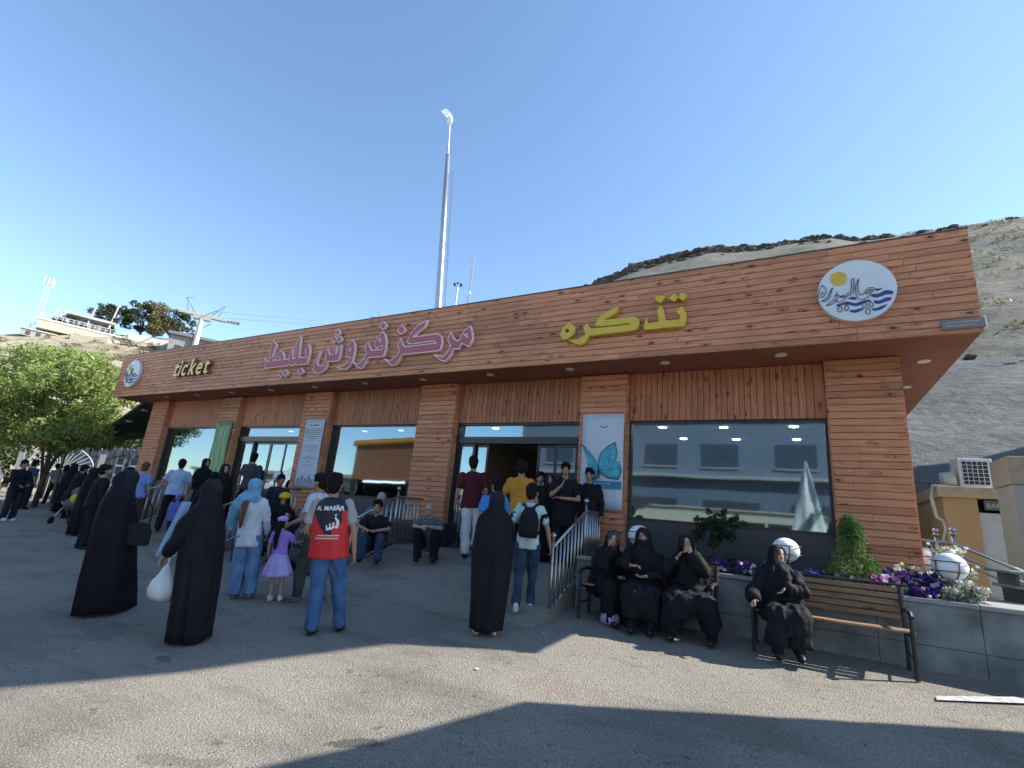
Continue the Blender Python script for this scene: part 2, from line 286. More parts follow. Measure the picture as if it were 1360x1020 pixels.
# ------------------------------------------------------------------ ground
def asphalt():
    m, nt, b = newmat('asphalt'); P = N(nt, 'ShaderNodeNewGeometry').outputs['Position']
    fine = noi(nt, P, 95, 4, .7); vo = N(nt, 'ShaderNodeTexVoronoi'); vo.inputs['Scale'].default_value = 62; nt.links.new(P, vo.inputs['Vector'])
    c = ramp(nt, fine, [(.3, (.125, .115, .1)), (.5, (.27, .25, .212)), (.68, (.46, .43, .37))])
    big = ramp(nt, noi(nt, P, .55, 5, .6), [(.28, .68), (.5, .98), (.75, 1.15)])
    c = mix(nt, 1.0, c, big, 'MULTIPLY')
    gum = ramp(nt, noi(nt, P, 7.5, 2, .5), [(.27, .62), (.31, 1.0)]); c = mix(nt, 1.0, c, gum, 'MULTIPLY')
    agg = ramp(nt, vo.outputs['Distance'], [(.15, 1.22), (.45, .8)]); c = mix(nt, 1.0, c, agg, 'MULTIPLY')
    # stretched scuffs, oily stains and reddish dust
    st = N(nt, 'ShaderNodeVectorMath', operation='MULTIPLY'); nt.links.new(P, st.inputs[0]); st.inputs[1].default_value = (.5, 1.6, 1)
    sc = ramp(nt, noi(nt, st.outputs[0], 1.1, 6, .62), [(.38, .78), (.5, 1.0)]); c = mix(nt, 1.0, c, sc, 'MULTIPLY')
    def blob(cx, cy, rx, ry, lo, colr, ang=0):
        mp = N(nt, 'ShaderNodeMapping', vector_type='TEXTURE'); mp.inputs['Location'].default_value = (cx, cy, 0); mp.inputs['Rotation'].default_value = (0, 0, ang); mp.inputs['Scale'].default_value = (rx, ry, 100)
        nt.links.new(P, mp.inputs[0]); ln = N(nt, 'ShaderNodeVectorMath', operation='LENGTH'); nt.links.new(mp.outputs[0], ln.inputs[0])
        ad = N(nt, 'ShaderNodeMath', operation='ADD'); nt.links.new(ln.outputs['Value'], ad.inputs[0]); q = N(nt, 'ShaderNodeMath', operation='MULTIPLY'); nt.links.new(noi(nt, P, 5, 5, .65), q.inputs[0]); q.inputs[1].default_value = 1.3; nt.links.new(q.outputs[0], ad.inputs[1])
        return mix(nt, ramp(nt, ad.outputs[0], [(.95, lo), (1.45, 0.0)]), c, colr)
    c = blob(-2.72, 3.02, .55, .2, .75, (.06, .057, .05), R(38))
    c = blob(-3.3, 2.2, .8, .22, .35, (.08, .07, .06), R(30))
    c = blob(-1.9, 4.75, 1.1, .5, .3, (.24, .16, .13), R(20))
    c = blob(-5.3, 3.1, .35, .16, .6, (.07, .065, .06), 0)
    c = blob(-6.6, 2.9, .9, .3, .3, (.09, .085, .08), .4)
    c = blob(-2.0, 6.9, .7, .22, .55, (.05, .05, .05), 0)
    # hairline cracks
    cv = N(nt, 'ShaderNodeTexVoronoi', feature='DISTANCE_TO_EDGE'); cv.inputs['Scale'].default_value = .42
    wv = N(nt, 'ShaderNodeVectorMath', operation='ADD'); nt.links.new(P, wv.inputs[0]); nw = N(nt, 'ShaderNodeTexNoise'); nw.inputs['Scale'].default_value = 2.2; nw.inputs['Detail'].default_value = 5; nt.links.new(P, nw.inputs['Vector']); nt.links.new(nw.outputs['Color'], wv.inputs[1]); nt.links.new(wv.outputs[0], cv.inputs['Vector'])
    ck = ramp(nt, cv.outputs['Distance'], [(.0, .6), (.008, 1.0)]); c = mix(nt, .5, c, mix(nt, 1.0, c, ck, 'MULTIPLY'))
    nt.links.new(c, b.inputs['Base Color']); b.inputs['Roughness'].default_value = .88; b.inputs['Specular IOR Level'].default_value = .3
    bump(nt, b, mix(nt, .5, fine, vo.outputs['Distance']), .8, .02)
    MATS['asphalt'] = m; return m
asphalt()
xs = sorted(set([round(v, 3) for v in list(np.linspace(-9, 4, 66)) + list(np.linspace(-40, -9, 40)) + list(np.linspace(4, 60, 20)) + [-400, -200, -120, -80, -60, 100, 200, 400]]))
ys = sorted(set([round(v, 3) for v in list(np.linspace(0, 9, 60)) + list(np.linspace(-40, 0, 24)) + [9.5, 11, 13, 16, 20, 30, 45, 60, 90, 150, 300, -60, -90, -200, -400]]))
V = []; F = []
for j, y in enumerate(ys):
    for i, x in enumerate(xs):
        z = g0(x, y) + .012 * noise.noise(Vector((x * .7, y * .7, 0))) + (.006 * noise.noise(Vector((x * 2.3, y * 2.3, 4))))
        V.append((x, y, z))
nx = len(xs)
for j in range(len(ys) - 1):
    for i in range(nx - 1): F.append((j * nx + i, j * nx + i + 1, (j + 1) * nx + i + 1, (j + 1) * nx + i))
tag(mesh_obj('ground', V, F, MATS['asphalt'], smooth=True), kind='structure')
# ramps up to the two entrances
for a, c in RAMPS:
    yy = [6.2 + 1.85 * i / 12 for i in range(13)] + [8.4, 9.2]
    V = []; F = []
    for i, y in enumerate(yy):
        for j in range(9):
            x = a + (c - a) * j / 8; V.append((x, y, g((a + c) / 2, y) + (.004 if i else -.01) + .008 * noise.noise(Vector((x, y, 2)))))
    for i in range(len(yy) - 1):
        for j in range(8): q = i * 9 + j; F.append((q, q + 1, q + 10, q + 9))
    n = len(V)
    for j in (0, 8):
        for i, y in enumerate(yy): V.append((a if j == 0 else c, y, 0))
    m_ = len(yy)
    for i in range(m_ - 1):
        F.append((i * 9, (i + 1) * 9, n + i + 1, n + i)); F.append((i * 9 + 8, n + m_ + i, n + m_ + i + 1, (i + 1) * 9 + 8))
    tag(mesh_obj('entrance_ramp', V, F, MATS['asphalt']), kind='structure')
landing = G().box(-2.945, -2.5, 8.05, 8.84, 0, .855).box(-15.5, -15.005, 8.05, 8.84, 0, .85).box(-10.895, -10.3, 8.05, 8.84, 0, .85)
tag(landing.make('landing_kerb', M('kerb_stone', (.2, .21, .22), .8, bmp=.3)), kind='structure')
# white painted strip at the foot of the planter and a broken patch in the surface
paint = M('road_paint', (.42, .42, .41), .8, var=.3, scale=14, bmp=.3)
def sheet(name, pts, mat, dz=.012, **k):
    o = mesh_obj(name, [(x, y, g0(x, y) + dz) for x, y in pts], [tuple(range(len(pts)))], mat); tag(o, kind='structure'); return o
sheet('painted_marking', [(1.1, 6.64), (1.85, 7.15), (2.25, 7.41), (2.18, 7.2), (1.79, 6.94), (1.08, 6.52)], paint, .02)
rg = random.Random(3)
gr = G()
for i in range(420):
    x = rg.uniform(-7, 1.5); y = rg.uniform(1.6, 7.0); s = rg.uniform(.003, .007)
    if i > 395: x, y = rg.gauss(-1.65, .3), rg.gauss(5.75, .1)
    V = [(x + rg.uniform(.6, 1.2) * s * math.cos(t), y + rg.uniform(.6, 1.2) * s * math.sin(t), g0(x, y) + .004 + (s * .6 if k else -s)) for k in (0, 1) for t in (0, 1.6, 3.1, 4.7)]
    gr.add(V, [(0, 1, 5, 4), (1, 2, 6, 5), (2, 3, 7, 6), (3, 0, 4, 7), (4, 5, 6, 7)])
tag(gr.make('loose_grit', M('grit', (.3, .285, .25), .9, island=.4)), 'loose grit and small stones scattered over the plaza surface', 'gravel', kind='stuff')
lt = G()
for i in range(5):
    x = rg.uniform(-7, -2); y = rg.uniform(4.6, 7.3); a = rg.uniform(0, 3); s = rg.uniform(.015, .035)
    z = g(x, y) + .012
    lt.add([(x + s * math.cos(a + k) * (1 if k % 2 else .6), y + s * math.sin(a + k), z + .003 * (k % 2)) for k in (0, 1.57, 3.14, 4.71)], [(0, 1, 2, 3)])
tag(lt.make('paper_litter', M('litter', (.6, .6, .58), .8)), 'scraps of white paper litter on the shaded asphalt', 'litter', kind='stuff')

# ------------------------------------------------------------------ the ticket office
WX = wood_mat('wood_x', 'x'); WZ = wood_mat('wood_z', 'z', base=(.4, .155, .075), light=(.51, .235, .12))
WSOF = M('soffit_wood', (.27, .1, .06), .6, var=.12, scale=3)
dark_back = M('joint_dark', (.09, .035, .02), .9)
dark_clad = M('dark_cladding', (.045, .047, .052), .45, var=.12, scale=2, bmp=.15)
dark_frame = M('dark_frame', (.02, .021, .024), .35, spec=.5)
steel = M('brushed_steel', (.45, .43, .41), .3, 1, var=.06)
GL = glass_mat('window_glass'); GLD = glass_mat('door_glass', (.5, .57, .6), .36)
office = thing('ticket_office', 'long single storey ticket office clad in orange brown pine boards', 'building', (0, 0, 0))
def board(x0, x1, z0, z1, y, th, along):
    """one board, its long front edges chamfered; y is its face"""
    c = .008; yb = y + th; z0, z1, x0, x1 = (z0 + .002, z1 - .002, x0, x1) if along == 'x' else (z0, z1, x0 + .0015, x1 - .0015)
    if along == 'x':
        pr_ = [(yb, z0), (y + c, z0), (y, z0 + c), (y, z1 - c), (y + c, z1), (yb, z1)]
        V = [(x, a, b_) for x in (x0, x1) for a, b_ in pr_]
    else:
        pr_ = [(x0, yb), (x0, y + c), (x0 + c, y), (x1 - c, y), (x1, y + c), (x1, yb)]
        V = [(a, b_, z) for z in (z1, z0) for a, b_ in pr_]
    F = [(i, (i + 1) % 6, (i + 1) % 6 + 6, i + 6) for i in range(6)] + [tuple(range(5, -1, -1)), tuple(range(6, 12))]
    return V, F
def boards(parent, specs, mat, along, joined=False):
    if joined:
        q = G()
        for s in specs: q.add(*board(*s, along))
        o = q.make('plank', mat, parent); o['kind'] = 'stuff'; return
    for s in specs:
        V, F = board(*s, along); mesh_obj('plank', V, F, mat, parent)
# fascia
FX0, FX1, FZ0, FZ1 = -20.4, 2.25, 4.38, 5.87
fas = G().box(FX0 + .01, FX1 - .02, 8.03, 8.3, FZ0 + .07, FZ1 - .01).box(FX1 - .3, FX1 - .02, 8.3, 16, FZ0 + .07, FZ1 - .01).box(FX0 + .01, FX0 + .3, 8.3, 16, FZ0 + .02, FZ1 - .01).make('fascia', dark_back, office)
rg = random.Random(11); sp = []
rows = 14; rh = (FZ1 - FZ0) / rows
for r_ in range(rows):
    x = FX0 - rg.uniform(0, 2.0) + .0
    x = FX0; first = rg.uniform(.5, 2.6)
    while x < FX1 - .05:
        x2 = min(x + (first if x == FX0 else rg.uniform(1.3, 2.6)), FX1)
        if FX1 - x2 < .4: x2 = FX1
        sp.append((x + .002, x2 - .002, FZ0 + r_ * rh + .001, FZ0 + (r_ + 1) * rh - .001, 8.0 + rg.uniform(-.002, .003), .03)); x = x2
boards(fas, sp, WX, 'x')
G().box(FX0 - .01, FX1 + .01, 8.005, 8.32, FZ1, FZ1 + .025).make('roof_edge_trim', M('trim_brown', (.1, .045, .03), .5), fas)
# soffit and roof
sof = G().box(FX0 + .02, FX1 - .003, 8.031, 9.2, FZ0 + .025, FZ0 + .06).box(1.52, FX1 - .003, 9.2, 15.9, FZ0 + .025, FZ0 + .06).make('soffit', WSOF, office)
lens = M('downlight_lens', (.75, .73, .7), .4)
dlp = [(-3.59 + 1.775 * k, 8.43) for k in range(-8, 3)] + [(1.85, 9.2), (1.85, 10.7), (1.85, 12.2)]
for x, y in dlp:
    G().lathe([(.085, 0), (.085, .012), (.06, .02)], (x, y, FZ0 + .008), 16).make('downlight', lens, sof)
G().box(FX0 + .3, FX1 - .3, 8.3, 16, 5.3, 5.4).make('roof', M('roof_felt', (.15, .15, .15), .9), office)
# pillars
PIL = [(-19.4, -18.42), (-15.3, -14.4), (-11.5, -10.48), (-7.5, -6.48), (-3.49, -2.6), (.56, 1.49)]
for k, (a, b_) in enumerate(PIL):
    zb = .75 if k in (3,) else .6
    zb = {0: .4, 1: .86, 2: .86, 3: 1.33, 4: .86, 5: .9}[k]
    core = G().box(a + .012, b_ - .012, 8.87, 9.3, .0, FZ0 + .02).make('pillar', dark_back, office)
    sp = []; rh2 = .1065; z = zb; n = 0
    while z < FZ0 - .01:
        z2 = min(z + rh2, FZ0 + .015)
        cut = rg.uniform(a + .2, b_ - .2) if rg.random() < .28 else None
        yv = 8.85 + rg.uniform(-.002, .003)
        if cut: sp += [(a, cut - .002, z + .001, z2 - .001, yv, .02), (cut + .002, b_, z + .001, z2 - .001, yv, .02)]
        else: sp.append((a, b_, z + .001, z2 - .001, yv, .02))
        z = z2
    boards(core, sp, WX, 'x', joined=k < 4)
    side = G()
    z = zb
    while z < FZ0 - .01:
        z2 = min(z + rh2, FZ0 + .015)
        for xx in (a - .018, b_ - .004): side.box(xx, xx + .022, 8.872, 9.05, z + .001, z2 - .001)
        z = z2
    o = side.make('side_boards', WX, core); o['kind'] = 'stuff'
    if zb > .9 and k != 5: G().box(a - .022, b_ + .022, 8.84, 9.06, 0, zb - .001).make('stone_base', dark_clad, core)
# bays
BAY = [(-18.42, -15.3), (-14.4, -11.5), (-10.48, -7.5), (-6.48, -3.49), (-2.6, .56)]
WT, WS = 3.5, 1.77
for k, (a, b_) in enumerate(BAY):
    door = k in (1, 3)
    pan = G().box(a + .02, b_ - .02, 9.02, 9.2, WT, FZ0 + .02).make('wall_panel', dark_back, office)
    sp = []; x = a + .02
    while x < b_ - .03:
        wd = rg.uniform(.085, .115); x2 = x + wd
        if b_ - .02 - x2 < .06: x2 = b_ - .02
        if rg.random() < .12: 
            zc = rg.uniform(WT + .25, FZ0 - .25)
            sp += [(x + .001, x2 - .001, WT, zc - .002, 9.0, .022), (x + .001, x2 - .001, zc + .002, FZ0 + .015, 9.0, .022)]
        else: sp.append((x + .001, x2 - .001, WT, FZ0 + .015, 9.0 + rg.uniform(-.002, .003), .022))
        x = x2
    boards(pan, sp, WZ, 'z', joined=k < 4)
    fr = dark_frame
    if not door:
        G().box(a, b_, 9.0, 9.25, 0, WS - .05).make('sill_wall', dark_clad, office)
        wn_ = G().box(a + .02, b_ - .02, 9.04, 9.16, WS - .045, WS).box(a + .02, b_ - .02, 9.04, 9.16, WT - .035, WT - .002).box(a + .02, a + .055, 9.04, 9.16, WS, WT - .035).box(b_ - .055, b_ - .02, 9.04, 9.16, WS, WT - .035).make('window', fr, office)
        G().box(a + .04, b_ - .04, 9.09, 9.105, WS - .01, WT - .02).make('pane', GL, wn_)
    else:
        d = G()
        d.box(a + .02, b_ - .02, 9.04, 9.2, WT - .04, WT - .002).box(a + .02, b_ - .02, 9.02, 9.22, 3.06, 3.2)
        d.box(a + .02, a + .1, 9.04, 9.2, .86, 3.06).box(b_ - .1, b_ - .02, 9.04, 9.2, .86, 3.06).box(a + .02, a + .06, 9.04, 9.2, 3.2, WT - .04).box(b_ - .06, b_ - .02, 9.04, 9.2, 3.2, WT - .04)
        dr = d.make('door_frame', fr, office)
        G().box(a + .05, b_ - .05, 9.1, 9.115, 3.19, WT - .03).make('transom_pane', GL, dr)
        W = b_ - a
        # two sliding leaves each side; the right-hand door stands open
        if k == 3: xs_ = [(a + .1, a + .5), (a + .42, a + .82), (b_ - 1.0, b_ - .56), (b_ - .6, b_ - .1)]
        else: xs_ = [(a + .1, a + .75), (a + .75, a + W / 2), (a + W / 2, b_ - .75), (b_ - .75, b_ - .1)]
        for q, (x0, x1) in enumerate(xs_):
            yo = 9.07 if q in (0, 3) else 9.13
            lf = G().box(x0, x0 + .05, yo, yo + .04, .87, 3.055).box(x1 - .05, x1, yo, yo + .04, .87, 3.055).box(x0 + .05, x1 - .05, yo, yo + .04, .87, .95).box(x0 + .05, x1 - .05, yo, yo + .04, 2.99, 3.055).make('sliding_door', fr, office)
            G().box(x0 + .045, x1 - .045, yo + .015, yo + .025, .94, 3.0).make('pane', GLD, lf)
# rooms behind: floor, back wall, ceiling with lit downlights, side walls
int_w = M('interior_wall', (.42, .43, .42), .8); int_d = M('interior_dark', (.07, .06, .055), .7)
G().box(-20.2, 1.45, 14.6, 14.8, 0, 4.4).make('back_wall', int_w, office)
G().box(-20.2, 1.45, 9.3, 14.6, .7, .84).make('interior_floor', M('floor_tile', (.3, .29, .27), .3), office)
cl = G().box(-20.2, 1.45, 9.26, 14.6, 3.56, 3.64).make('ceiling', int_w, office)
G().box(1.3, 1.49, 9.3, 14.6, 0, 4.4).box(-20.2, -20.0, 9.3, 14.6, 0, 4.4).make('side_wall', int_w, office)
for xx in (-2.95, -7.1, -15.0): G().box(xx, xx + .1, 9.32, 14.6, .84, 3.56).make('partition', M('partition_paint', (.2, .17, .14), .7) if xx != -15 else int_w, office)
glow = M('lamp_glow', (1, .93, .8), .5, var=0, emit=22)
for x, y in [(-2.18, 9.94), (-1.06, 9.98), (.09, 9.96), (-2.01, 11.23), (-.96, 11.3), (.14, 11.27), (-10.46, 10.17), (-9.07, 10.09), (-7.9, 10.1), (-6.0, 9.9), (-13.5, 10.1), (-4.6, 12)]:
    G().lathe([(.07, 0), (.07, .01)], (x, y, 3.548), 14).make('ceiling_lamp', glow, cl)
cnt = thing('ticket_counter', 'dark reception counter standing inside beyond the open sliding doors', 'counter')
G().box(-6.4, -3.4, 12.6, 13.3, .84, 1.9).make('counter_body', int_d, cnt); G().box(-6.5, -3.3, 12.5, 13.4, 1.9, 1.95).make('counter_top', M('counter_top', (.3, .25, .2), .4), cnt)
cam_dome = G().ell((-4.95, 9.6, 3.3), (.09, .09, .08)).make('ceiling_camera', dark_frame, office, True)

# lettering on the fascia
pk = M('sign_pink', (.44, .13, .15), .5, var=.06, spec=.2); rim = M('sign_rim', (.85, .66, .66), .5, var=.05, spec=.2); yl = M('sign_yellow', (.62, .42, .04), .45, var=.06)
sg = thing('persian_sign', 'pale rimmed dusky pink Persian letters reading ticket sales centre on the fascia', 'sign')
poly_words = PINK
for pl in poly_words:
    pl = wind(pl)
    a = poly_curve('letter', pl, rim, sg, 7.985, .07, .012)
    b_ = poly_curve('letter_face', pl, pk, a, 7.9145, .006, -.009)
sg = thing('yellow_sign', 'yellow Persian letters reading tazkereh on the fascia right of the pink lettering', 'sign')
yside = M('sign_yellow_side', (.5, .3, .03), .5)
for pl in YELLOW: poly_curve('letter', wind(pl), yl, sg, 7.99, .08, .008)
sg = thing('ticket_sign', 'slanted yellow letters spelling ticket near the left end of the fascia', 'sign')
x = -16.62
gold = M('sign_gold', (.92, .68, .3), .45, var=.05); gside = M('sign_gold_dark', (.25, .14, .03), .5)
for ch, adv in zip('ticket', (.2, .16, .33, .33, .35, .25)):
    o_ = text_obj('letter', ch, (x, 7.935, 4.87), .74, gside, sg, .1, .22, .006, .86); f_ = text_obj('letter_face', ch, (0, 0, .054), .74, gold, o_, .006, .22, .008, .86); f_.rotation_euler = (0, 0, 0); x += adv * 1.17
def logo(label, cx, cz, r):
    t = thing('round_logo_sign', label, 'sign', (cx, 7.93, cz), 0, 'round logo signs on the fascia')
    s = r / .465
    G().add([(r * math.cos(2 * math.pi * i / 48) * 1.0, y_, r * math.sin(2 * math.pi * i / 48)) for y_ in (-.03, .065) for i in range(48)],
            [(i, (i + 1) % 48, (i + 1) % 48 + 48, i + 48) for i in range(48)] + [tuple(range(47, -1, -1)), tuple(range(48, 96))]).make('disc', M('logo_white', (.62, .64, .66), .35, var=.03), t)
    poly_curve('sun_emblem', [chaikin([(a * s, b_ * s) for a, b_ in LOGO['sun']])], M('logo_sun', (.62, .38, .05), .5), t, -.031, .005)
    poly_curve('wave_emblem', [chaikin([(a * s * .985, b_ * s * .985) for a, b_ in wv_]) for wv_ in LOGO['waves']], M('logo_blue', (.03, .045, .2), .5), t, -.0315, .005)
    q = G()
    for ln in LOGO['lines']:
        q.tube([(a * s, -.041, b_ * s) for a, b_ in chaikin(ln, 1, False)], .005 * s, 5)
    q.make('script_emblem', M('logo_ink', (.03, .04, .05), .5), t)
    return t
logo('round white logo disc with yellow sun and blue waves at the right end', .945, 5.11, .465)
logo('round white logo disc with sun and waves at the far left end', -19.27, 5.14, .47)
pl_ = thing('name_plate', 'small weathered grey plate with pale rim at the lower right fascia corner', 'sign', (2.03, 7.99, 4.5))
G().box(-.2, .23, -.02, .005, -.06, .07).make('plate', M('plate_grey', (.2, .19, .17), .6), pl_)
q = G()
for r_ in range(2):
    x = -.15
    while x < .15:
        wd = rg.uniform(.012, .035); q.box(x, x + wd, -.024, -.0205, .02 - r_ * .045, .033 - r_ * .045); x += wd + .01
q.make('lettering', M('plate_ink', (.5, .48, .42), .6), pl_)
G().box(.231, .25, -.03, .02, -.08, .09).make('edge', M('plate_edge', (.75, .72, .62), .5), pl_)
# banners
def banner(label, x0, x1, z0, z1, y, mat, name='banner', lean=0.0):
    t = thing(name, label, 'banner', (0, 0, 0)); n = 10; V = []; F = []
    for i in range(n + 1):
        for j in range(2 + 5):
            u = j / 6; v = i / n; V.append((x0 + (x1 - x0) * u + lean * (1 - v), y - .012 - .012 * math.sin(v * 7 + u * 3) * (1 if 0 < i < n else .3), z0 + (z1 - z0) * v))
    for i in range(n):
        for j in range(6): q = i * 7 + j; F.append((q, q + 1, q + 8, q + 7))
    o = mesh_obj('cloth', V, F, mat, t, True); md = o.modifiers.new('s', 'SOLIDIFY'); md.thickness = .003
    return t
bw = M('banner_white', (.5, .56, .64), .6, var=.04, scale=2)
t = banner('tall white banner with large turquoise butterfly hanging on the pillar beside the door', -3.42, -2.62, 1.86, 3.6, 8.83, bw)
def bf(px, py):      # photo crop coordinates of the butterfly print -> banner plane
    u = (px - 105) / (478 - 105); v = (py - 62) / (925 - 62); return (-3.42 + .8 * u, 3.6 - 1.74 * v)
tq = M('print_turquoise', (.06, .36, .46), .6, var=.3, scale=14); ink = M('print_black', (.012, .015, .025), .6); teal = M('print_teal', (.03, .2, .32), .6)
W1 = [(275, 590), (268, 500), (290, 430), (340, 375), (405, 335), (428, 440), (400, 490), (440, 500), (465, 580), (440, 650), (350, 640)]
W2 = [(115, 358), (150, 395), (215, 470), (262, 560), (262, 640), (240, 662), (195, 625), (175, 560), (165, 515), (172, 500), (135, 430)]
def grow(p, k):
    cx = sum(a for a, _ in p) / len(p); cy = sum(b_ for _, b_ in p) / len(p); return [(cx + (a - cx) * k, cy + (b_ - cy) * k) for a, b_ in p]
bt = poly_curve('butterfly_edge', [[bf(*q) for q in grow(W1, 1.07)], [bf(*q) for q in grow(W2, 1.08)]], ink, t, 8.803, .001)
poly_curve('butterfly_wing', [[bf(*q) for q in W1]], tq, bt, 8.801, .001); poly_curve('butterfly_wing', [[bf(*q) for q in W2]], tq, bt, 8.801, .001)
q = G()
for a, b_ in (((275, 590), (405, 350)), ((275, 590), (430, 460)), ((275, 590), (460, 560)), ((275, 590), (430, 640)), ((262, 590), (120, 365)), ((262, 600), (175, 520)), ((262, 620), (195, 620))):
    p0, p1 = bf(*a), bf(*b_); q.tube([(p0[0], 8.8, p0[1]), (p1[0], 8.8, p1[1])], .003, 4)
p0, p1 = bf(268, 545), bf(280, 660); q.tube([(p0[0], 8.799, p0[1]), (p1[0], 8.799, p1[1])], [.012, .006], 6)
q.make('butterfly_vein', ink, bt)
x0, z1 = bf(170, 678); x1, z0 = bf(470, 742)
bar = G().box(x0, x1, 8.8, 8.803, z0, z1).make('caption_bar', teal, t)
def scribble(parent, x0, x1, z, h, y, mat, seed, name='caption'):
    r2 = random.Random(seed); q = G(); x = x0
    while x < x1:
        wd = r2.uniform(h * .5, h * 2.2); q.box(x, min(x + wd, x1), y - .001, y, z, z + h * r2.uniform(.35, 1)); x += wd + h * r2.uniform(.25, .6)
    q.make(name, mat, parent)
scribble(bar, x0 + .05, x1 - .2, z1 - .05, .018, 8.799, bw, 2); scribble(bar, x0 + .05, x1 - .3, z0 + .02, .018, 8.799, bw, 3)
for kx, s_ in ((-.06, -1), (.06, 1)):
    a0, c0 = bf(300 + kx * 10, 185); G().tube([(a0, 8.803, c0 - .02), (a0 + s_ * .07, 8.803, c0 + .01), (a0 + s_ * .03, 8.803, c0 + .02)], .006, 4).make('emblem', ink, t)
t = banner('tall narrow white notice banner with lines of black script hanging left of the pillar', -11.25, -10.52, 1.84, 3.63, 8.83, bw)
rr = [(3.45, .032, .16), (3.36, .016, .3), (3.31, .016, .3), (3.26, .016, .3), (3.21, .016, .29), (3.155, .014, .26), (3.1, .014, .18), (3.05, .014, .05), (2.94, .01, .26), (2.9, .01, .28), (2.86, .01, .25), (2.81, .01, .2), (2.75, .02, .05), (2.65, .01, .12), (2.61, .012, .28), (2.57, .01, .26), (2.5, .03, .04), (2.42, .014, .18)]
for i, (z, h, hw) in enumerate(rr): scribble(t, -10.885 - hw, -10.885 + hw, z, h, 8.8, ink, i)
for i in range(5): G().tube([(-11.15 + .13 * i, 8.8, 1.95), (-11.12 + .13 * i, 8.8, 2.08 + .08 * (i % 2)), (-11.07 + .13 * i, 8.8, 2.0)], .008, 4).make('flourish', M('print_violet', (.1, .06, .2), .6), t)
gm, nt, b = newmat('banner_green'); tc = N(nt, 'ShaderNodeTexCoord'); wv_ = N(nt, 'ShaderNodeTexWave'); wv_.inputs['Scale'].default_value = 1.1; wv_.inputs['Distortion'].default_value = 7; wv_.inputs['Detail'].default_value = 1
nt.links.new(tc.outputs['Object'], wv_.inputs['Vector']); nt.links.new(ramp(nt, wv_.outputs[0], [(0, (.1, .26, .09)), (.5, (.2, .4, .14)), (.8, (.12, .28, .2)), (1, (.3, .42, .16))]), b.inputs['Base Color'])
banner('green swirl patterned banner hanging beside the leftmost window', -15.28, -14.5, 2.0, 3.58, 8.83, gm)
# no smoking notice on the right-hand door
t = thing('no_smoking_notice', 'white notice with a no smoking symbol on the open entrance door', 'sign', (-4.15, 9.05, 1.62))
G().box(-.12, .12, -.004, .004, -.2, .2).make('card', M('card_white', (.6, .6, .6), .5), t)
G().tube([(.085 * math.cos(a * .3307), -.008, .07 + .085 * math.sin(a * .3307)) for a in range(20)], .01, 5).tube([(-.06, -.008, .13), (.06, -.008, .01)], .009, 5).box(-.06, .05, -.008, -.005, .06, .075).make('symbol', ink, t)
scribble(t, -.08, .08, -.1, .02, -.005, ink, 5); scribble(t, -.08, .08, -.15, .02, -.005, ink, 6)
# logo discs stuck on the left-hand sliding doors
for x, lb in ((-13.2, 'white round sticker on the left leaf of the far door'), (-12.3, 'white round sticker on the right leaf of the far door')):
    t = thing('door_sticker', lb, 'sticker', (x, 9.05, 2.1), 0, 'round stickers on the far doors')
    G().add([(.16 * math.cos(2 * math.pi * i / 24), y_, .16 * math.sin(2 * math.pi * i / 24)) for y_ in (-.006, 0) for i in range(24)], [(i, (i + 1) % 24, (i + 1) % 24 + 24, i + 24) for i in range(24)] + [tuple(range(23, -1, -1))]).make('disc', M('logo_white', (.62, .64, .66), .35), t)
    q = G(); [q.tube([(-.1 + .04 * i, -.009, -.05 - .03 * k + .012 * (i % 2)) for i in range(6)], .007, 4) for k in range(2)]; q.make('wave_emblem', M('logo_blue', (.03, .045, .2), .5), t)
# pointed flag on the plaza behind the camera, mirrored in the large window
t = thing('pointed_flag', 'white pointed flag with green script mirrored at the right of the large window', 'flag', (.45, -1.2, 0))
V = []; F = []
for i in range(15):
    v = i / 14; wd = .02 + .56 * min(1, (1 - v) * 1.25)
    for j in range(7):
        u = j / 6 * 2 - 1; V.append((u * wd, .05 * math.sin(u * 5 + v * 4), 1.0 + v * 3.22))
for i in range(14):
    for j in range(6): q = i * 7 + j; F.append((q, q + 1, q + 8, q + 7))
o = mesh_obj('cloth', V, F, M('flag_white', (.8, .82, .8), .7), t, True); o.modifiers.new('s', 'SOLIDIFY').thickness = .004
G().tube([(0, -.07, 0), (0, -.07, 4.1)], .025, 6).lathe([(.3, 0), (.3, .03)], (0, -.07, 0)).make('pole', steel, t)
q = G()
for i in range(7):
    a = -.2 + .06 * i; z = 2.0 + .1 * i; q.tube([(a, .07, z), (a + .09, .08, z + .06), (a + .17, .07, z - .02), (a + .26, .08, z + .05)], .026, 4)
q.make('script', M('flag_green', (.03, .14, .1), .6), t)
t = thing('sheer_curtain', 'crumpled white sheer curtain edge inside the large window', 'curtain', (.47, 9.22, 1.77))
q = G(); q.rings([[(.03 * math.cos(k * math.pi / 5) * (1.4 + math.sin(z * 9)), .02 * math.sin(k * math.pi / 5) * (1.5 + math.cos(z * 14)), z) for k in range(10)] for z in [i * .08 for i in range(9)]], 10)
q.make('fabric', M('sheer', (.8, .8, .78), .8), t, True)

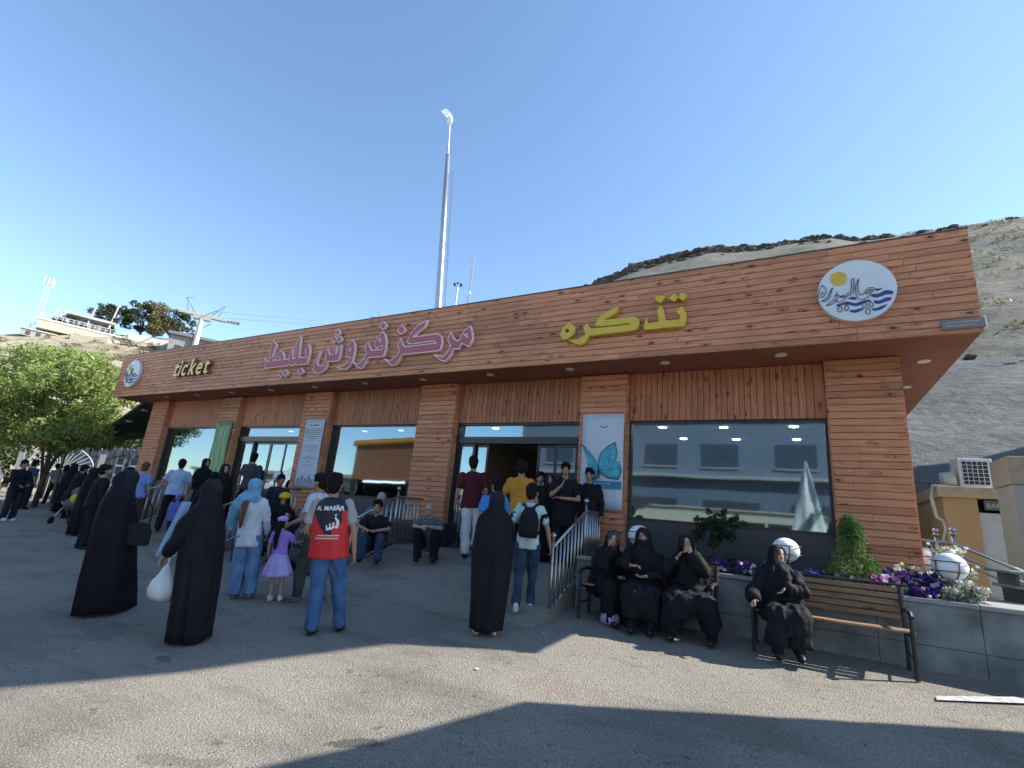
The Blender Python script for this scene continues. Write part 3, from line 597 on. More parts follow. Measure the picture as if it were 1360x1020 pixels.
# ------------------------------------------------------------------ railings
def railing(label, x, flat_to, y0=6.75, y1=8.0, z1=.86):
    t = thing('stair_railing', label, 'railing', (0, 0, 0), 0, 'steel railings beside the entrance ramps')
    z0 = g0(x, y0)
    for yy, zz in ((y0, z0), (y1, z1)):
        G().tube([(x, yy, zz - .02), (x, yy, zz + 1.05)], .022, 10).lathe([(.03, 0), (.022, .02), (.028, .025), (.042, .05), (.042, .07), (.02, .1), (.004, .105)], (x, yy, zz + 1.03), 12).make('post', steel, t, True)
    G().tube([(x, y0, z0 + .93), (x, y1, z1 + .93), (x, flat_to, z1 + .93)], .021, 10).make('handrail', steel, t, True)
    G().tube([(x, y0, z0 + .1), (x, y1, z1 + .08), (x, flat_to, z1 + .08)], .014, 8).make('bottom_rail', steel, t, True)
    n = 9
    for i in range(1, n):
        y = y0 + (y1 - y0) * i / n; zb = z0 + (z1 - z0) * i / n
        G().tube([(x, y, zb + .1), (x, y, zb + .4), (x, y, zb + .42), (x, y, zb + .91)], [.016, .016, .016, .016], 8).make('baluster', steel, t, True)
    y = y1 + .11
    while y < flat_to - .04:
        G().tube([(x, y, z1 + .08), (x, y, z1 + .92)], .018, 8).make('baluster', steel, t, True); y += .115
    return t
railing('steel railing right of the near entrance ramp behind the veiled women on the bench', -2.97, 8.8)
railing('steel railing left of the near entrance ramp where the old man squats', -7.0, 8.8)
railing('steel railing right of the far entrance ramp beside the person in yellow cap', -10.92, 8.8)
railing('steel railing at the left side of the far entrance ramp', -14.98, 8.8)

# ------------------------------------------------------------------ planter, plants, lamps, benches
conc = M('planter_concrete', (.18, .195, .2), .85, var=.4, scale=3.2, bmp=.3, bscale=30); capm = M('planter_cap', (.27, .28, .28), .75, var=.14, scale=4, bmp=.2)
plt = thing('planter', 'low grey concrete planter along the front of the large window', 'planter', (0, 0, 0))
PX0, PX1, PY0, PY1, PZ = -2.93, 2.9, 7.58, 8.95, 1.06
r2 = random.Random(2)
x = PX0
while x < PX1 - .01:
    x2 = min(x + .93, PX1)
    for z0, z1 in ((.0, .62), (.62, PZ)):
        G().box(x + .003, x2 - .003, PY0 + r2.uniform(-.004, .004), PY0 + .12, z0 + .003, z1 - .003).make('slab', conc, plt)
    G().box(x + .002, x2 - .002, PY0 - .03, PY0 + .2, PZ, PZ + .05).make('cap_stone', capm, plt, bevel=.006)
    x = x2
G().box(PX0, PX0 + .12, PY0 + .12, PY1, 0, PZ + .03).make('end_wall', capm, plt); G().box(1.9, PX1, PY0 + .2, 9.6, .0, PZ + .045).make('end_block', capm, plt)
soil = G(); 
G().box(PX0 + .12, 1.9, PY0 + .12, PY1, .3, PZ - .02).make('soil', M('soil', (.06, .045, .03), .95, bmp=.6), plt)
def leafcloud(name, blobs, n, size, mat, parent=None, seed=1, up_bias=0.0, aspect=2.0, shell=.55, droop=0.0):
    """n leaf-sized faces spread through a set of ellipsoids (cx,cy,cz,rx,ry,rz)"""
    rs = np.random.RandomState(seed); B = np.array(blobs, float)
    wgt = B[:, 3] * B[:, 4] * B[:, 5]; wgt = wgt ** .7; wgt /= wgt.sum()
    ix = rs.choice(len(B), n, p=wgt); d = rs.normal(size=(n, 3)); d /= np.linalg.norm(d, axis=1)[:, None]
    rad = shell + (1 - shell) * rs.rand(n) ** .5; rad *= .85 + .3 * rs.rand(n)
    c = B[ix, :3] + d * rad[:, None] * B[ix, 3:6]
    a = rs.normal(size=(n, 3)) + d * .6; a[:, 2] += up_bias - droop; a /= np.linalg.norm(a, axis=1)[:, None]
    b_ = np.cross(a, rs.normal(size=(n, 3))); b_ /= np.linalg.norm(b_, axis=1)[:, None]
    s = size * (.6 + .8 * rs.rand(n))[:, None]
    V = np.empty((n, 4, 3)); V[:, 0] = c - a * s; V[:, 1] = c + b_ * s / aspect + a * s * .1; V[:, 2] = c + a * s; V[:, 3] = c - b_ * s / aspect + a * s * .1
    me = bpy.data.meshes.new(name); me.vertices.add(n * 4); me.vertices.foreach_set('co', V.reshape(-1))
    me.loops.add(n * 4); me.loops.foreach_set('vertex_index', np.arange(n * 4)); me.polygons.add(n); me.polygons.foreach_set('loop_start', np.arange(0, n * 4, 4)); me.polygons.foreach_set('loop_total', np.full(n, 4))
    me.update(calc_edges=True); me.validate(); me.materials.append(mat)
    o = bpy.data.objects.new(name, me); COL.objects.link(o); o.parent = parent
    return o
thl = leaf_mat('thuja_leaf', (.045, .1, .03), (.15, .25, .07), .35)
th = thing('thuja_shrub', 'conical bright green thuja in the planter against the corner pillar', 'shrub', (.64, 7.95, PZ - .03))
bl = []
r2 = random.Random(4)
for i in range(70):
    z = r2.uniform(.02, .88); rr_ = .4 * (1 - z / .97) * (1 if z > .12 else .85); a = r2.uniform(0, 6.28)
    bl.append((rr_ * .75 * math.cos(a), rr_ * .75 * math.sin(a), z, .09, .09, .11))
leafcloud('foliage', bl, 14000, .016, thl, th, 3, 1.0, 2.6)
G().tube([(0, 0, -.05), (0, 0, .7)], [.03, .01], 7).make('stem', M('bark', (.1, .07, .05), .9), th)
dl = leaf_mat('dark_leaf', (.015, .03, .015), (.05, .08, .04), .2)
sh = thing('leafy_shrub', 'dark small-leaved shrub rising from the planter behind the bench', 'shrub', (-1.05, 8.15, PZ))
bl = [(r2.gauss(0, .12), r2.gauss(0, .1), r2.uniform(.1, .75), .08, .08, .1) for _ in range(20)] + [(-.05, 0, .85, .05, .05, .06), (.16, 0, .88, .05, .05, .05), (.08, 0, .8, .06, .06, .08)]
leafcloud('foliage', bl, 2600, .026, dl, sh, 5, .5, 2.0, .3)
q = G(); [q.tube([(0, 0, -.03), (r2.gauss(0, .08), r2.gauss(0, .06), .4), (r2.gauss(0, .14), r2.gauss(0, .1), .85)], [.012, .006, .003], 5) for _ in range(6)]; q.make('stem', MATS['bark'], sh)
def petal_mat(name, c): return leaf_mat(name, tuple(v * .7 for v in c), tuple(min(1, v * 1.25) for v in c), .35)
pm = {'purple': petal_mat('petal_purple', (.1, .03, .3)), 'white': petal_mat('petal_white', (.75, .75, .78)), 'pink': petal_mat('petal_pink', (.45, .1, .4)), 'blue': petal_mat('petal_blue', (.12, .12, .45)), 'cream': petal_mat('petal_cream', (.7, .72, .4))}
gl_ = leaf_mat('petunia_leaf', (.03, .05, .03), (.1, .15, .07), .3); grl = leaf_mat('grey_leaf', (.2, .22, .18), (.5, .52, .45), .3)
def flowerbed(label, x0, x1, y0, y1, h, cols, seed, nl=1500, leaf=gl_, nf=40, fs=.03):
    r3_ = random.Random(seed); t = thing('petunia_patch', label, 'flowers', ((x0 + x1) / 2, (y0 + y1) / 2, PZ))
    bl = [(r3_.uniform(x0, x1) - (x0 + x1) / 2, r3_.uniform(y0, y1) - (y0 + y1) / 2, r3_.uniform(.02, h + .05) , .1, .1, .07) for _ in range(int(10 + (x1 - x0) * 14))]
    o = leafcloud('foliage', bl, nl, .02, leaf, t, seed, .3, 1.8, .2); o['kind'] = 'stuff'
    for cn, frac in cols:
        q = G()
        for i in range(int(nf * frac * 1.6)):
            b_ = r3_.choice(bl); c = Vector((b_[0] + r3_.gauss(0, .05), b_[1] - abs(r3_.gauss(0, .06)), b_[2] + r3_.uniform(.0, .09)))
            nrm = Vector((r3_.gauss(0, .5), -1 + r3_.gauss(0, .4), r3_.uniform(.2, 1.2))).normalized(); a = nrm.orthogonal().normalized(); bb = nrm.cross(a); s = fs * r3_.uniform(.7, 1.2)
            ring = [c + nrm * .008 + (a * math.cos(k * math.pi / 5) + bb * math.sin(k * math.pi / 5)) * s * (1 if k % 2 else .72) for k in range(10)]
            q.add([c - nrm * .012] + ring, [(0, 1 + k, 1 + (k + 1) % 10) for k in range(10)])
        o = q.make('blossom', pm[cn], t); o['kind'] = 'stuff'
    return t
flowerbed('violet and white petunias spilling over the planter rim behind the first bench', -.98, -.45, 7.67, 7.97, .1, [('purple', .75), ('pink', .1), ('white', .2)], 1, 1000, nf=60)
flowerbed('pale and blue petunias just left of the seated woman', -.5, -.1, 7.67, 7.92, .12, [('white', .45), ('blue', .3), ('purple', .3)], 2, 900, nf=36)
flowerbed('lilac blue petunias between the globe lamp and the thuja', .05, .62, 7.72, 8.07, .1, [('blue', .5), ('purple', .3), ('white', .15)], 3, 1300, nf=44)
flowerbed('magenta pink petunias in front of the thuja', .72, 1.0, 7.67, 7.92, .12, [('pink', .6), ('white', .2), ('purple', .2)], 4, 800, nf=40)
flowerbed('thick deep purple petunias topped with white beside the corner pillar', 1.0, 1.42, 7.67, 8.12, .2, [('purple', 1.0), ('white', .25), ('cream', .1)], 5, 1600, nf=110)
flowerbed('silvery grey leafed petunias sprawling under the right globe lamp', 1.42, 1.85, 7.67, 7.97, .16, [('white', .4)], 6, 1700, grl, 50, .024)
flowerbed('tall white flowering spray in front of the ramp handrail', 1.5, 1.85, 8.07, 8.47, .55, [('white', .9), ('cream', .2)], 7, 1500, grl, 60, .03)
flowerbed('low white and yellow-green petunias at the foot of the corner pillar', 1.12, 1.5, 8.12, 8.37, .25, [('white', .5), ('cream', .6)], 8, 900, gl_, 60, .028)
wht = M('globe_white', (.8, .82, .84), .35, var=.05, scale=3); blk = M('black_metal', (.012, .013, .015), .45)
def globe(label, x, y=7.95, z=1.48, r=.17):
    t = thing('globe_lamp', label, 'lamp', (x, y, z), 0, 'white globe lamps in black cages on the planter')
    G().ell((0, 0, 0), (r, r, r * .93), 24, 14).make('globe', wht, t, True)
    for zz in (.06, -.05):
        rr_ = r + .012; G().tube([(rr_ * math.cos(k * math.pi / 12), rr_ * math.sin(k * math.pi / 12), zz) for k in range(25)], .006, 5).make('cage_ring', blk, t)
    for k in range(5):
        a = k * 2 * math.pi / 5 - 1.3; rr_ = r + .012; G().tube([(rr_ * math.cos(a), rr_ * math.sin(a), .06), (rr_ * math.cos(a), rr_ * math.sin(a), -.05), (.05 * math.cos(a), .05 * math.sin(a), -r - .02)], .006, 5).make('cage_bar', blk, t)
    G().tube([(0, 0, -r - .25), (0, 0, -r + .01)], .025, 8).lathe([(.07, 0), (.06, .03)], (0, 0, -r - .25 + .0), 12).make('stand', blk, t)
globe('white globe lamp behind the veiled women on the first bench', -2.08)
globe('white globe lamp behind the woman seated on the second bench', -.11)
globe('white globe lamp half hidden by the right edge of the corner pillar', 1.58, 9.2, 1.5, .19)
globe('large white globe lamp at the right end of the planter among white flowers', 1.6, 8.0, 1.47, .17)
slat = wood_mat('bench_wood', 'x', base=(.2, .125, .07), dark=(.07, .04, .025), light=(.3, .2, .13), rough=.5)
def bench(label, x0, x1, y, zg):
    t = thing('park_bench', label, 'bench', (x0, y, zg), 0, 'slatted park benches in front of the planter'); L = x1 - x0
    for x in (.03, L - .03):
        G().tube([(x, -.22, 0), (x, -.22, .44), (x, -.2, .62)], .022, 8).tube([(x, .2, 0), (x, .18, .42), (x, .29, .86)], .022, 8).tube([(x, -.22, .42), (x, .2, .4)], .02, 8).tube([(x, -.22, .2), (x, .19, .2)], .012, 6).make('leg', blk, t)
        G().tube([(x, -.24, .6), (x, -.2, .635), (x, 0, .645), (x, .23, .63)], .026, 8).make('armrest', blk, t)
    for i in range(4): 
        yb = -.2 + .105 * i; G().box(0, L, yb, yb + .085, .435 - i * .004, .46 - i * .004).make('seat_slat', slat, t, bevel=.005)
    for i in range(5):
        z = .52 + i * .07; yb = .19 + (z - .42) * .25; G().box(0, L, yb, yb + .022, z, z + .058).make('back_slat', slat, t, bevel=.004)
    G().tube([(0, .3, .885), (L, .3, .885)], .016, 6).make('top_rail', blk, t)
    return t
bench('slatted wooden bench with dark metal ends holding one seated woman', -.5, 1.06, 7.24, g0(0, 7.2))
bench('shaded bench occupied by three women in black chadors', -2.68, -.9, 7.24, g0(-1, 7.2))
# ------------------------------------------------------------------ people
SKIN = {'a': (.36, .2, .13), 'b': (.26, .14, .09), 'c': (.42, .26, .18)}
def fuse(name, q, voxel, ratio, mat, parent, smooth=4, wr=0.0, ws=9.0, seed=0,  sub=0, drop=None):
    """weld a set of closed shapes into one continuous skin"""
    me = bpy.data.meshes.new('t'); me.from_pydata(q.v, [], q.f); o = bpy.data.objects.new('t', me)
    m = o.modifiers.new('r', 'REMESH'); m.mode = 'VOXEL'; m.voxel_size = voxel
    if smooth: s = o.modifiers.new('s', 'SMOOTH'); s.factor = .5; s.iterations = smooth
    if ratio < 1: d = o.modifiers.new('d', 'DECIMATE'); d.ratio = ratio
    r_ = bake(o); bpy.data.objects.remove(o); bpy.data.meshes.remove(me)
    if wr:
        nv = len(r_.vertices); co = np.empty(nv * 3, np.float32); no = np.empty(nv * 3, np.float32)
        r_.vertices.foreach_get('co', co); r_.vertex_normals.foreach_get('vector', no); co = co.reshape(-1, 3); no = no.reshape(-1, 3); nz_ = noise.noise
        ks = np.array([nz_((a * ws + seed, b_ * ws, c * ws * .45)) + .5 * nz_((a * ws * 2.3, b_ * ws * 2.3 + seed, c * ws * 1.5)) for a, b_, c in co.tolist()])
        r_.vertices.foreach_set('co', (co + no * (wr * ks + wr * .45)[:, None]).astype(np.float32).reshape(-1)); r_.update()
    r_.shade_smooth(); r_.materials.clear(); r_.materials.append(mat); r_.name = name
    n = bpy.data.objects.new(name, r_); COL.objects.link(n); n.parent = parent; return n
def cloth(name, c, rough=.85, var=.12, scale=6): return M(name, c, rough, 0, var, scale, .25, 260, .2)
BLK = cloth('black_cloth', (.012, .012, .016)); BLK2 = cloth('black_chador', (.009, .0095, .014), .8, .3, 3)
EYE = M('eye_dark', (.02, .015, .012), .2); LIP = M('lips', (.3, .11, .09), .5); SHB = M('shoe_black', (.015, .015, .016), .5); SHW = M('shoe_white', (.6, .6, .6), .6); SHG = M('shoe_grey', (.12, .13, .13), .6)
HAIRB = M('hair_black', (.009, .0075, .007), .75, bmp=.5, bscale=200, spec=.15); HAIRG = M('hair_grey', (.32, .31, .3), .6)
HAIRR = M('hair_auburn', (.12, .03, .015), .6, bmp=.5, bscale=200)
def skinmat(k): return M('skin_' + k, SKIN[k], .55, var=.08, scale=10, spec=.4)
def V3(*a): return Vector(a)
def hand(q, w, d, side, palm_n, curl=.5, spread=1.0, s=1.0):
    """palm plus four bent fingers and a thumb; w wrist, d direction, side the thumb side"""
    d = d.normalized(); side = (side - d * side.dot(d)).normalized(); n = d.cross(side)
    if n.dot(palm_n) < 0: n = -n
    rot = Matrix((side, n, d)).transposed()
    q.ell(w + d * .045 * s, (.041 * s, .017 * s, .052 * s), 10, 7, rot)
    for i, (ln, off) in enumerate(((.066, .03), (.074, .011), (.069, -.009), (.054, -.028))):
        b = w + d * .082 * s + side * off * s; m = b + (d * math.cos(curl * .7) + n * math.sin(curl * .7) + side * off * spread * 4).normalized() * ln * .55 * s
        e = m + (d * math.cos(curl * 1.9) + n * math.sin(curl * 1.9) + side * off * spread * 4).normalized() * ln * .5 * s
        q.tube([b - d * .02 * s, b, m, e], [.0095 * s, .0098 * s, .009 * s, .0075 * s], 7)
    b = w + d * .025 * s + side * .03 * s; m = b + (side * .8 + d * .7 + n * .2).normalized() * .036 * s; e = m + (side * .35 + d + n * .3).normalized() * .03 * s
    q.tube([b - side * .015 * s, b, m, e], [.013 * s, .0125 * s, .0105 * s, .008 * s], 7)
DEF = dict(pelvis=(0, 0, .93), kL=(-.1, .03, .5), kR=(.1, .03, .5), aL=(-.11, 0, .075), aR=(.11, 0, .075), lean=0, hy=0, hp=0,
           eL=(-.235, -.03, 1.13), eR=(.235, -.03, 1.13), wL=(-.25, .05, .9), wR=(.25, .05, .9), abs=False, dL=None, dR=None, curl=.6, fL=(0, 1, 0), fR=(0, 1, 0))
def person(label, x, y, rel, H=1.72, top=None, bottom=None, skin='a', hair=None, sleeve='short', legw=1.0, shoes=SHB, face=False, pose=None, z=None, build=1.0, group=None,
           veil=None, veil_drape=.0, skirt=None, topz=.88, face_only=False, vox=.0105, name='person', tq_=None, female=False, bald=False, noveilfront=False):
    P = dict(DEF); P.update(pose or {}); s = H / 1.75
    az = math.atan2(x, y) + R(rel)
    t = thing(name, label, 'person', (x, y, g(x, y) if z is None else z), -az, group); t.scale = (s, s, s)
    if x < -4.3 and math.hypot(x, y) < 9.5 and not P['abs']:      # near left figures tipped whole to offset the wide-angle lean
        t.rotation_euler = (Matrix.Rotation(R(-4.5), 3, Vector((x, y, 0)).normalized()) @ Matrix.Rotation(-az, 3, 'Z')).to_euler()
    pel = V3(*P['pelvis']); L = R(P['lean'])
    def U(p):       # upper body: lean forward about the pelvis
        p = Vector(p) - V3(0, 0, .93); c, sn = math.cos(L), math.sin(L)
        return V3(p.x, p.y * c + p.z * sn, p.z * c - p.y * sn) + pel
    hr = Matrix.Rotation(R(P['hy']), 3, 'Z') @ Matrix.Rotation(R(-P['hp']), 3, 'X'); nk = V3(0, -.005, 1.5)
    Ui = Matrix.Rotation(-L, 3, 'X')
    def Hh(p): return U(nk + hr @ (Vector(p) - nk))
    Hrot = Ui @ hr
    def J(k): return V3(*P[k]) if P['abs'] else U(P[k])
    eL, eR, wL, wR = J('eL'), J('eR'), J('wL'), J('wR'); sh = .17 * build * (.92 if female else 1)
    SL, SR = U((-sh, 0, 1.4)), U((sh, 0, 1.4)); hL, hR = pel + V3(-.09, 0, -.02), pel + V3(.09, 0, -.02)
    kL, kR, aL, aR = (V3(*P[k]) for k in ('kL', 'kR', 'aL', 'aR'))
    sk = skinmat(skin); b = G()
    # body
    b.ell(Hh((0, -.005, 1.645)), (.074, .093, .108), 18, 12, Hrot); b.ell(Hh((0, .035, 1.585)), (.053, .058, .062), 12, 8, Hrot)
    b.tube([Hh((0, .085, 1.645)), Hh((0, .108, 1.612)), Hh((0, .1, 1.603))], [.01, .015, .012], 7)
    for q_ in (-1, 1): b.ell(Hh((q_ * .075, -.005, 1.62)), (.011, .022, .032), 8, 6, Hrot)
    b.tube([U((0, -.015, 1.42)), Hh((0, -.008, 1.58))], [.06, .052], 10)
    def ring(z, rx, ry, cy=0, n=14): return [U((rx * math.cos(2 * math.pi * k / n), cy + ry * math.sin(2 * math.pi * k / n), z)) for k in range(n)]
    bw_ = build
    b.rings([ring(.9, .13 * bw_, .1), ring(1.0, .14 * bw_, .1), ring(1.12, .13 * bw_, .095), ring(1.28, .155 * bw_, .11), ring(1.38, .155 * bw_, .1), ring(1.44, .08, .07)], 14)
    for (S_, E, W, sd, dk, fk) in ((SL, eL, wL, -1, 'dL', 'fL'), (SR, eR, wR, 1, 'dR', 'fR')):
        b.tube([S_, S_.lerp(E, .5), E], [.052, .044, .037], 9); b.tube([E, E.lerp(W, .35), W], [.037, .035, .025], 9); b.ell(E, (.037,) * 3, 8, 6); b.ell(S_, (.055,) * 3, 8, 6)
        d = V3(*P[dk]) if P[dk] else (W - E)
        hand(b, W, d, V3(*P[fk]), V3(-sd, 0, 0), P['curl'])
    for h_, k_, a_ in ((hL, kL, aL), (hR, kR, aR)):
        lf_ = 1 if (skirt or not bottom) else .82; b.tube([h_, h_.lerp(k_, .5), k_], [.085 * lf_, .07 * lf_, .052 * lf_], 10); b.tube([k_, k_.lerp(a_, .35), a_], [.05 * lf_, .05 * lf_, .034], 10); b.ell(k_, (.052 * lf_,) * 3, 8, 6)
        f_ = (k_ - a_); b.tube([a_, a_ + V3(0, .12, -.035)], [.036, .026], 8)
    fuse('body', b, vox, .45, sk, t, 2)
    # clothes
    if top:
        q = G(); k_ = 1.12
        hx = .176 if topz > .95 else .188; rr_ = [(topz - .03, hx, .14, 0), (topz + .12, .168, .128, 0), (1.12, .152, .118, 0), (1.28, .178, .13, 0), (1.37, .182, .122, 0), (1.425, .15, .1, -.005), (1.47, .072, .07, -.01)]
        q.rings([ring(z_, rx * bw_, ry * (bw_ ** .5), cy) for z_, rx, ry, cy in rr_], 14)
        for S_, E, W in ((SL, eL, wL), (SR, eR, wR)):
            q.ell(S_, (.06,) * 3, 10, 7)
            if sleeve == 'short': q.tube([S_, S_.lerp(E, .75)], [.058, .064], 10)
            elif sleeve == 'long': q.tube([S_, S_.lerp(E, .5), E], [.06, .056, .05], 10); q.tube([E, W], [.05, .04], 10); q.ell(E, (.052,) * 3, 9, 6)
        ts = fuse('top', q, .0125, .6, top, t, 2, .02, 12, x)
    else: ts = None
    if bottom:
        q = G()
        q.ell(pel + V3(0, -.005, -.01), (.148 * bw_, .118, .11), 12, 8)
        for h_, k_, a_ in ((hL, kL, aL), (hR, kR, aR)):
            lw = legw; q.tube([h_, h_.lerp(k_, .5), k_], [.1, .086 * (lw ** .5), .069 * lw], 11); q.ell(k_, (.068 * lw,) * 3, 9, 6)
            q.tube([k_, k_.lerp(a_, .5), a_ + V3(0, 0, -.01)], [.069 * lw, .063 * lw, .06 * lw], 11)
        fuse('trousers', q, .013, .55, bottom, t, 2, .02, 14, y)
    if skirt:
        m_, z0, z1, r0, r1 = skirt
        q = G(); n = 36; rings_ = []
        for i in range(9):
            v = i / 8; rr2 = r0 + (r1 - r0) * v ** .8
            rings_.append([pel + V3(rr2 * (1 + .07 * v * math.sin(k * 2 * math.pi / n * 9)) * math.cos(2 * math.pi * k / n), rr2 * .85 * (1 + .07 * v * math.sin(k * 2 * math.pi / n * 9)) * math.sin(2 * math.pi * k / n), z0 + (z1 - z0) * v - .93) for k in range(n)])
        q.rings(rings_, n); q.make('skirt', m_, t, True)
    for a_ in (aL, aR):
        q = G(); q.ell(a_ + V3(0, .06, -.025), (.046, .135, .046), 12, 8); q.ell(a_ + V3(0, -.02, .005), (.042, .05, .05), 10, 6)
        q.ell(a_ + V3(0, .058, -.06), (.044, .135, .016), 12, 6); q.make('shoe', shoes, t, True)
    if hair and not veil:
        q = G(); q.ell(Hh((0, -.018, 1.672)), (.084, .1, .1), 16, 10, Hrot); q.ell(Hh((0, -.045, 1.61)), (.074, .07, .085), 12, 8, Hrot)
        if hair is HAIRB: q.ell(Hh((.01, .02, 1.725)), (.066, .08, .04), 12, 8, Hrot)
        fuse('hair', q, .013, .6, hair, t, 1, .012, 40, x)
    if bald:
        q = G(); q.ell(Hh((0, -.03, 1.63)), (.08, .085, .075), 14, 9, Hrot); q.make('hair', HAIRG, t, True)
    if veil:
        q = G(); q.ell(Hh((0, -.03, 1.655)), (.094, .105, .112), 16, 10, Hrot)
        q.tube([Hh((0, -.02, 1.62)), U((0, -.01, 1.45))], [.088, .1], 14)
        for k in range(9):      # rim round the face
            a = math.pi * (.0 + k / 8); p = Hh((.078 * math.cos(a), .045, 1.655 + .098 * math.sin(a))); p2 = Hh((.078 * math.cos(a + .4), .045, 1.655 + .098 * math.sin(a + .4)))
            q.tube([p, p2], .015, 6)
        q.tube([Hh((-.078, .04, 1.64)), Hh((-.055, .06, 1.55)), Hh((0, .075, 1.52)), Hh((.055, .06, 1.55)), Hh((.078, .04, 1.64))], .016, 7)
        if veil_drape: q.rings([ring(1.48, .1, .1), ring(1.42, .17, .13), ring(1.42 - veil_drape * .5, .2, .15), ring(1.42 - veil_drape, .2, .155)], 14)
        else: q.rings([ring(1.5, .095, .095), ring(1.43, .15, .12), ring(1.38, .17, .12)], 14)
        fuse('headscarf', q, .0125, .6, veil, t, 3, .012, 16, y)
    if face:
        for q_ in (-1, 1):
            G().ell(Hh((q_ * .03, .078, 1.652)), (.0135, .007, .0065), 8, 6, Hrot).make('eye', EYE, t, True)
            G().tube([Hh((q_ * .014, .088, 1.669)), Hh((q_ * .032, .086, 1.675)), Hh((q_ * .047, .076, 1.669))], .003, 5).make('eyebrow', HAIRB, t, True)
        G().ell(Hh((0, .089, 1.572)), (.022, .006, .0075), 8, 6, Hrot).make('mouth', LIP, t, True)
    return t, U, Hh, ts
def local_tube(t, name, pts, r, mat, seg=8):
    return G().tube(pts, r, seg).make(name, mat, t, True)
def chador(label, x, y, rel, H=1.66, w_=1.0, mat=BLK2, seed=0, face=False, arm=None, hem=.23, lean=0.0, pose=None, shoes=SHB, sway=0, zmin=.03, skin='c', narrow=1.0, peak=0.0):
    """standing woman under a full veil: body inside, the veil lofted with folds that deepen towards the hem"""
    P = dict(wL=(-.15, .05, 1.0), wR=(.15, .05, 1.0), eL=(-.19, 0, 1.15), eR=(.19, 0, 1.15), dL=(.1, 0, -1), dR=(-.1, 0, -1)); P.update(pose or {})
    t, U, Hh, _ = person(label, x, y, rel, H, None, BLK, skin, None, veil=cloth('under_veil', (.02, .02, .025)), pose=P, female=True, face=face, vox=.0125, shoes=shoes, build=.8)
    n = 84; r2 = random.Random(seed); ph = [r2.uniform(0, 6.28) for _ in range(8)]
    # z, half width, half depth, centre y
    prof = [(1.757, .012, .012, -.02), (1.75, .05, .05, -.02), (1.728, .078, .085, -.02), (1.69, .097, .108, -.018), (1.64, .105, .118, -.015), (1.59, .105, .116, -.015), (1.54, .112, .12, -.015), (1.49, .14, .13, -.01), (1.44, .185, .145, -.005), (1.38, .215, .16, 0), (1.28, .235, .175, 0), (1.14, .252, .19, .0), (1.0, .262, .2, 0), (.85, .265, .205, 0), (.7, .262, .21, 0), (.55, .258, .213, 0), (.4, .255, .215, 0), (.25, .252, .218, 0), (.12, .25, .22, 0), (zmin, .25, .222, 0)]
    V = []
    for i, (z, a, b, cy) in enumerate(prof):
        v = max(0, min(1, (1.45 - z) / 1.4)); ww = (w_ * narrow ** v) if z < 1.5 else 1
        hw = a * (1 + (hem / .25 - 1) * v) * ww; hd = b * (1 + (hem / .25 - 1) * v) * (ww ** .5)
        for k in range(n):
            th = 2 * math.pi * k / n
            f = (.06 * math.sin(5 * th + ph[0] + z * 1.1) + .06 * math.sin(9 * th + ph[1] - z * 1.6) + .042 * math.sin(14 * th + ph[2] + z * 2.2) + .014 * math.sin(23 * th + ph[3])) * v ** .75
            f += .02 * noise.noise(Vector((math.cos(th) * 2 + seed, math.sin(th) * 2, z * 5)))
            px = hw * math.cos(th) * (1 + f) + sway * v; py = cy + hd * math.sin(th) * (1 + f) + lean * (1 - v) * .2
            if arm and arm[0] * math.cos(th) > .35 and .95 < z < 1.35: px += arm[0] * arm[1] * (1 - abs(z - 1.12) / .25 if abs(z - 1.12) < .25 else 0) * (arm[0] * math.cos(th) - .35)
            V.append((px, py, z + (.012 * math.sin(3 * th + ph[4]) if i == len(prof) - 1 else 0)))
    F = []
    for i in range(len(prof) - 1):
        for k in range(n):
            th = 2 * math.pi * (k + .5) / n; zm = (prof[i][0] + prof[i + 1][0]) / 2
            if face and 1.545 < zm < 1.715 and abs(th - math.pi / 2) < .62: continue
            if zm < 1.5 and not face and False: continue
            k2 = (k + 1) % n; F.append((i * n + k, (i + 1) * n + k, (i + 1) * n + k2, i * n + k2))
    F.append(tuple(range(n)))
    o = mesh_obj('chador', V, F, mat, t, True); o.modifiers.new('s', 'SOLIDIFY').thickness = .006
    return t, U, Hh
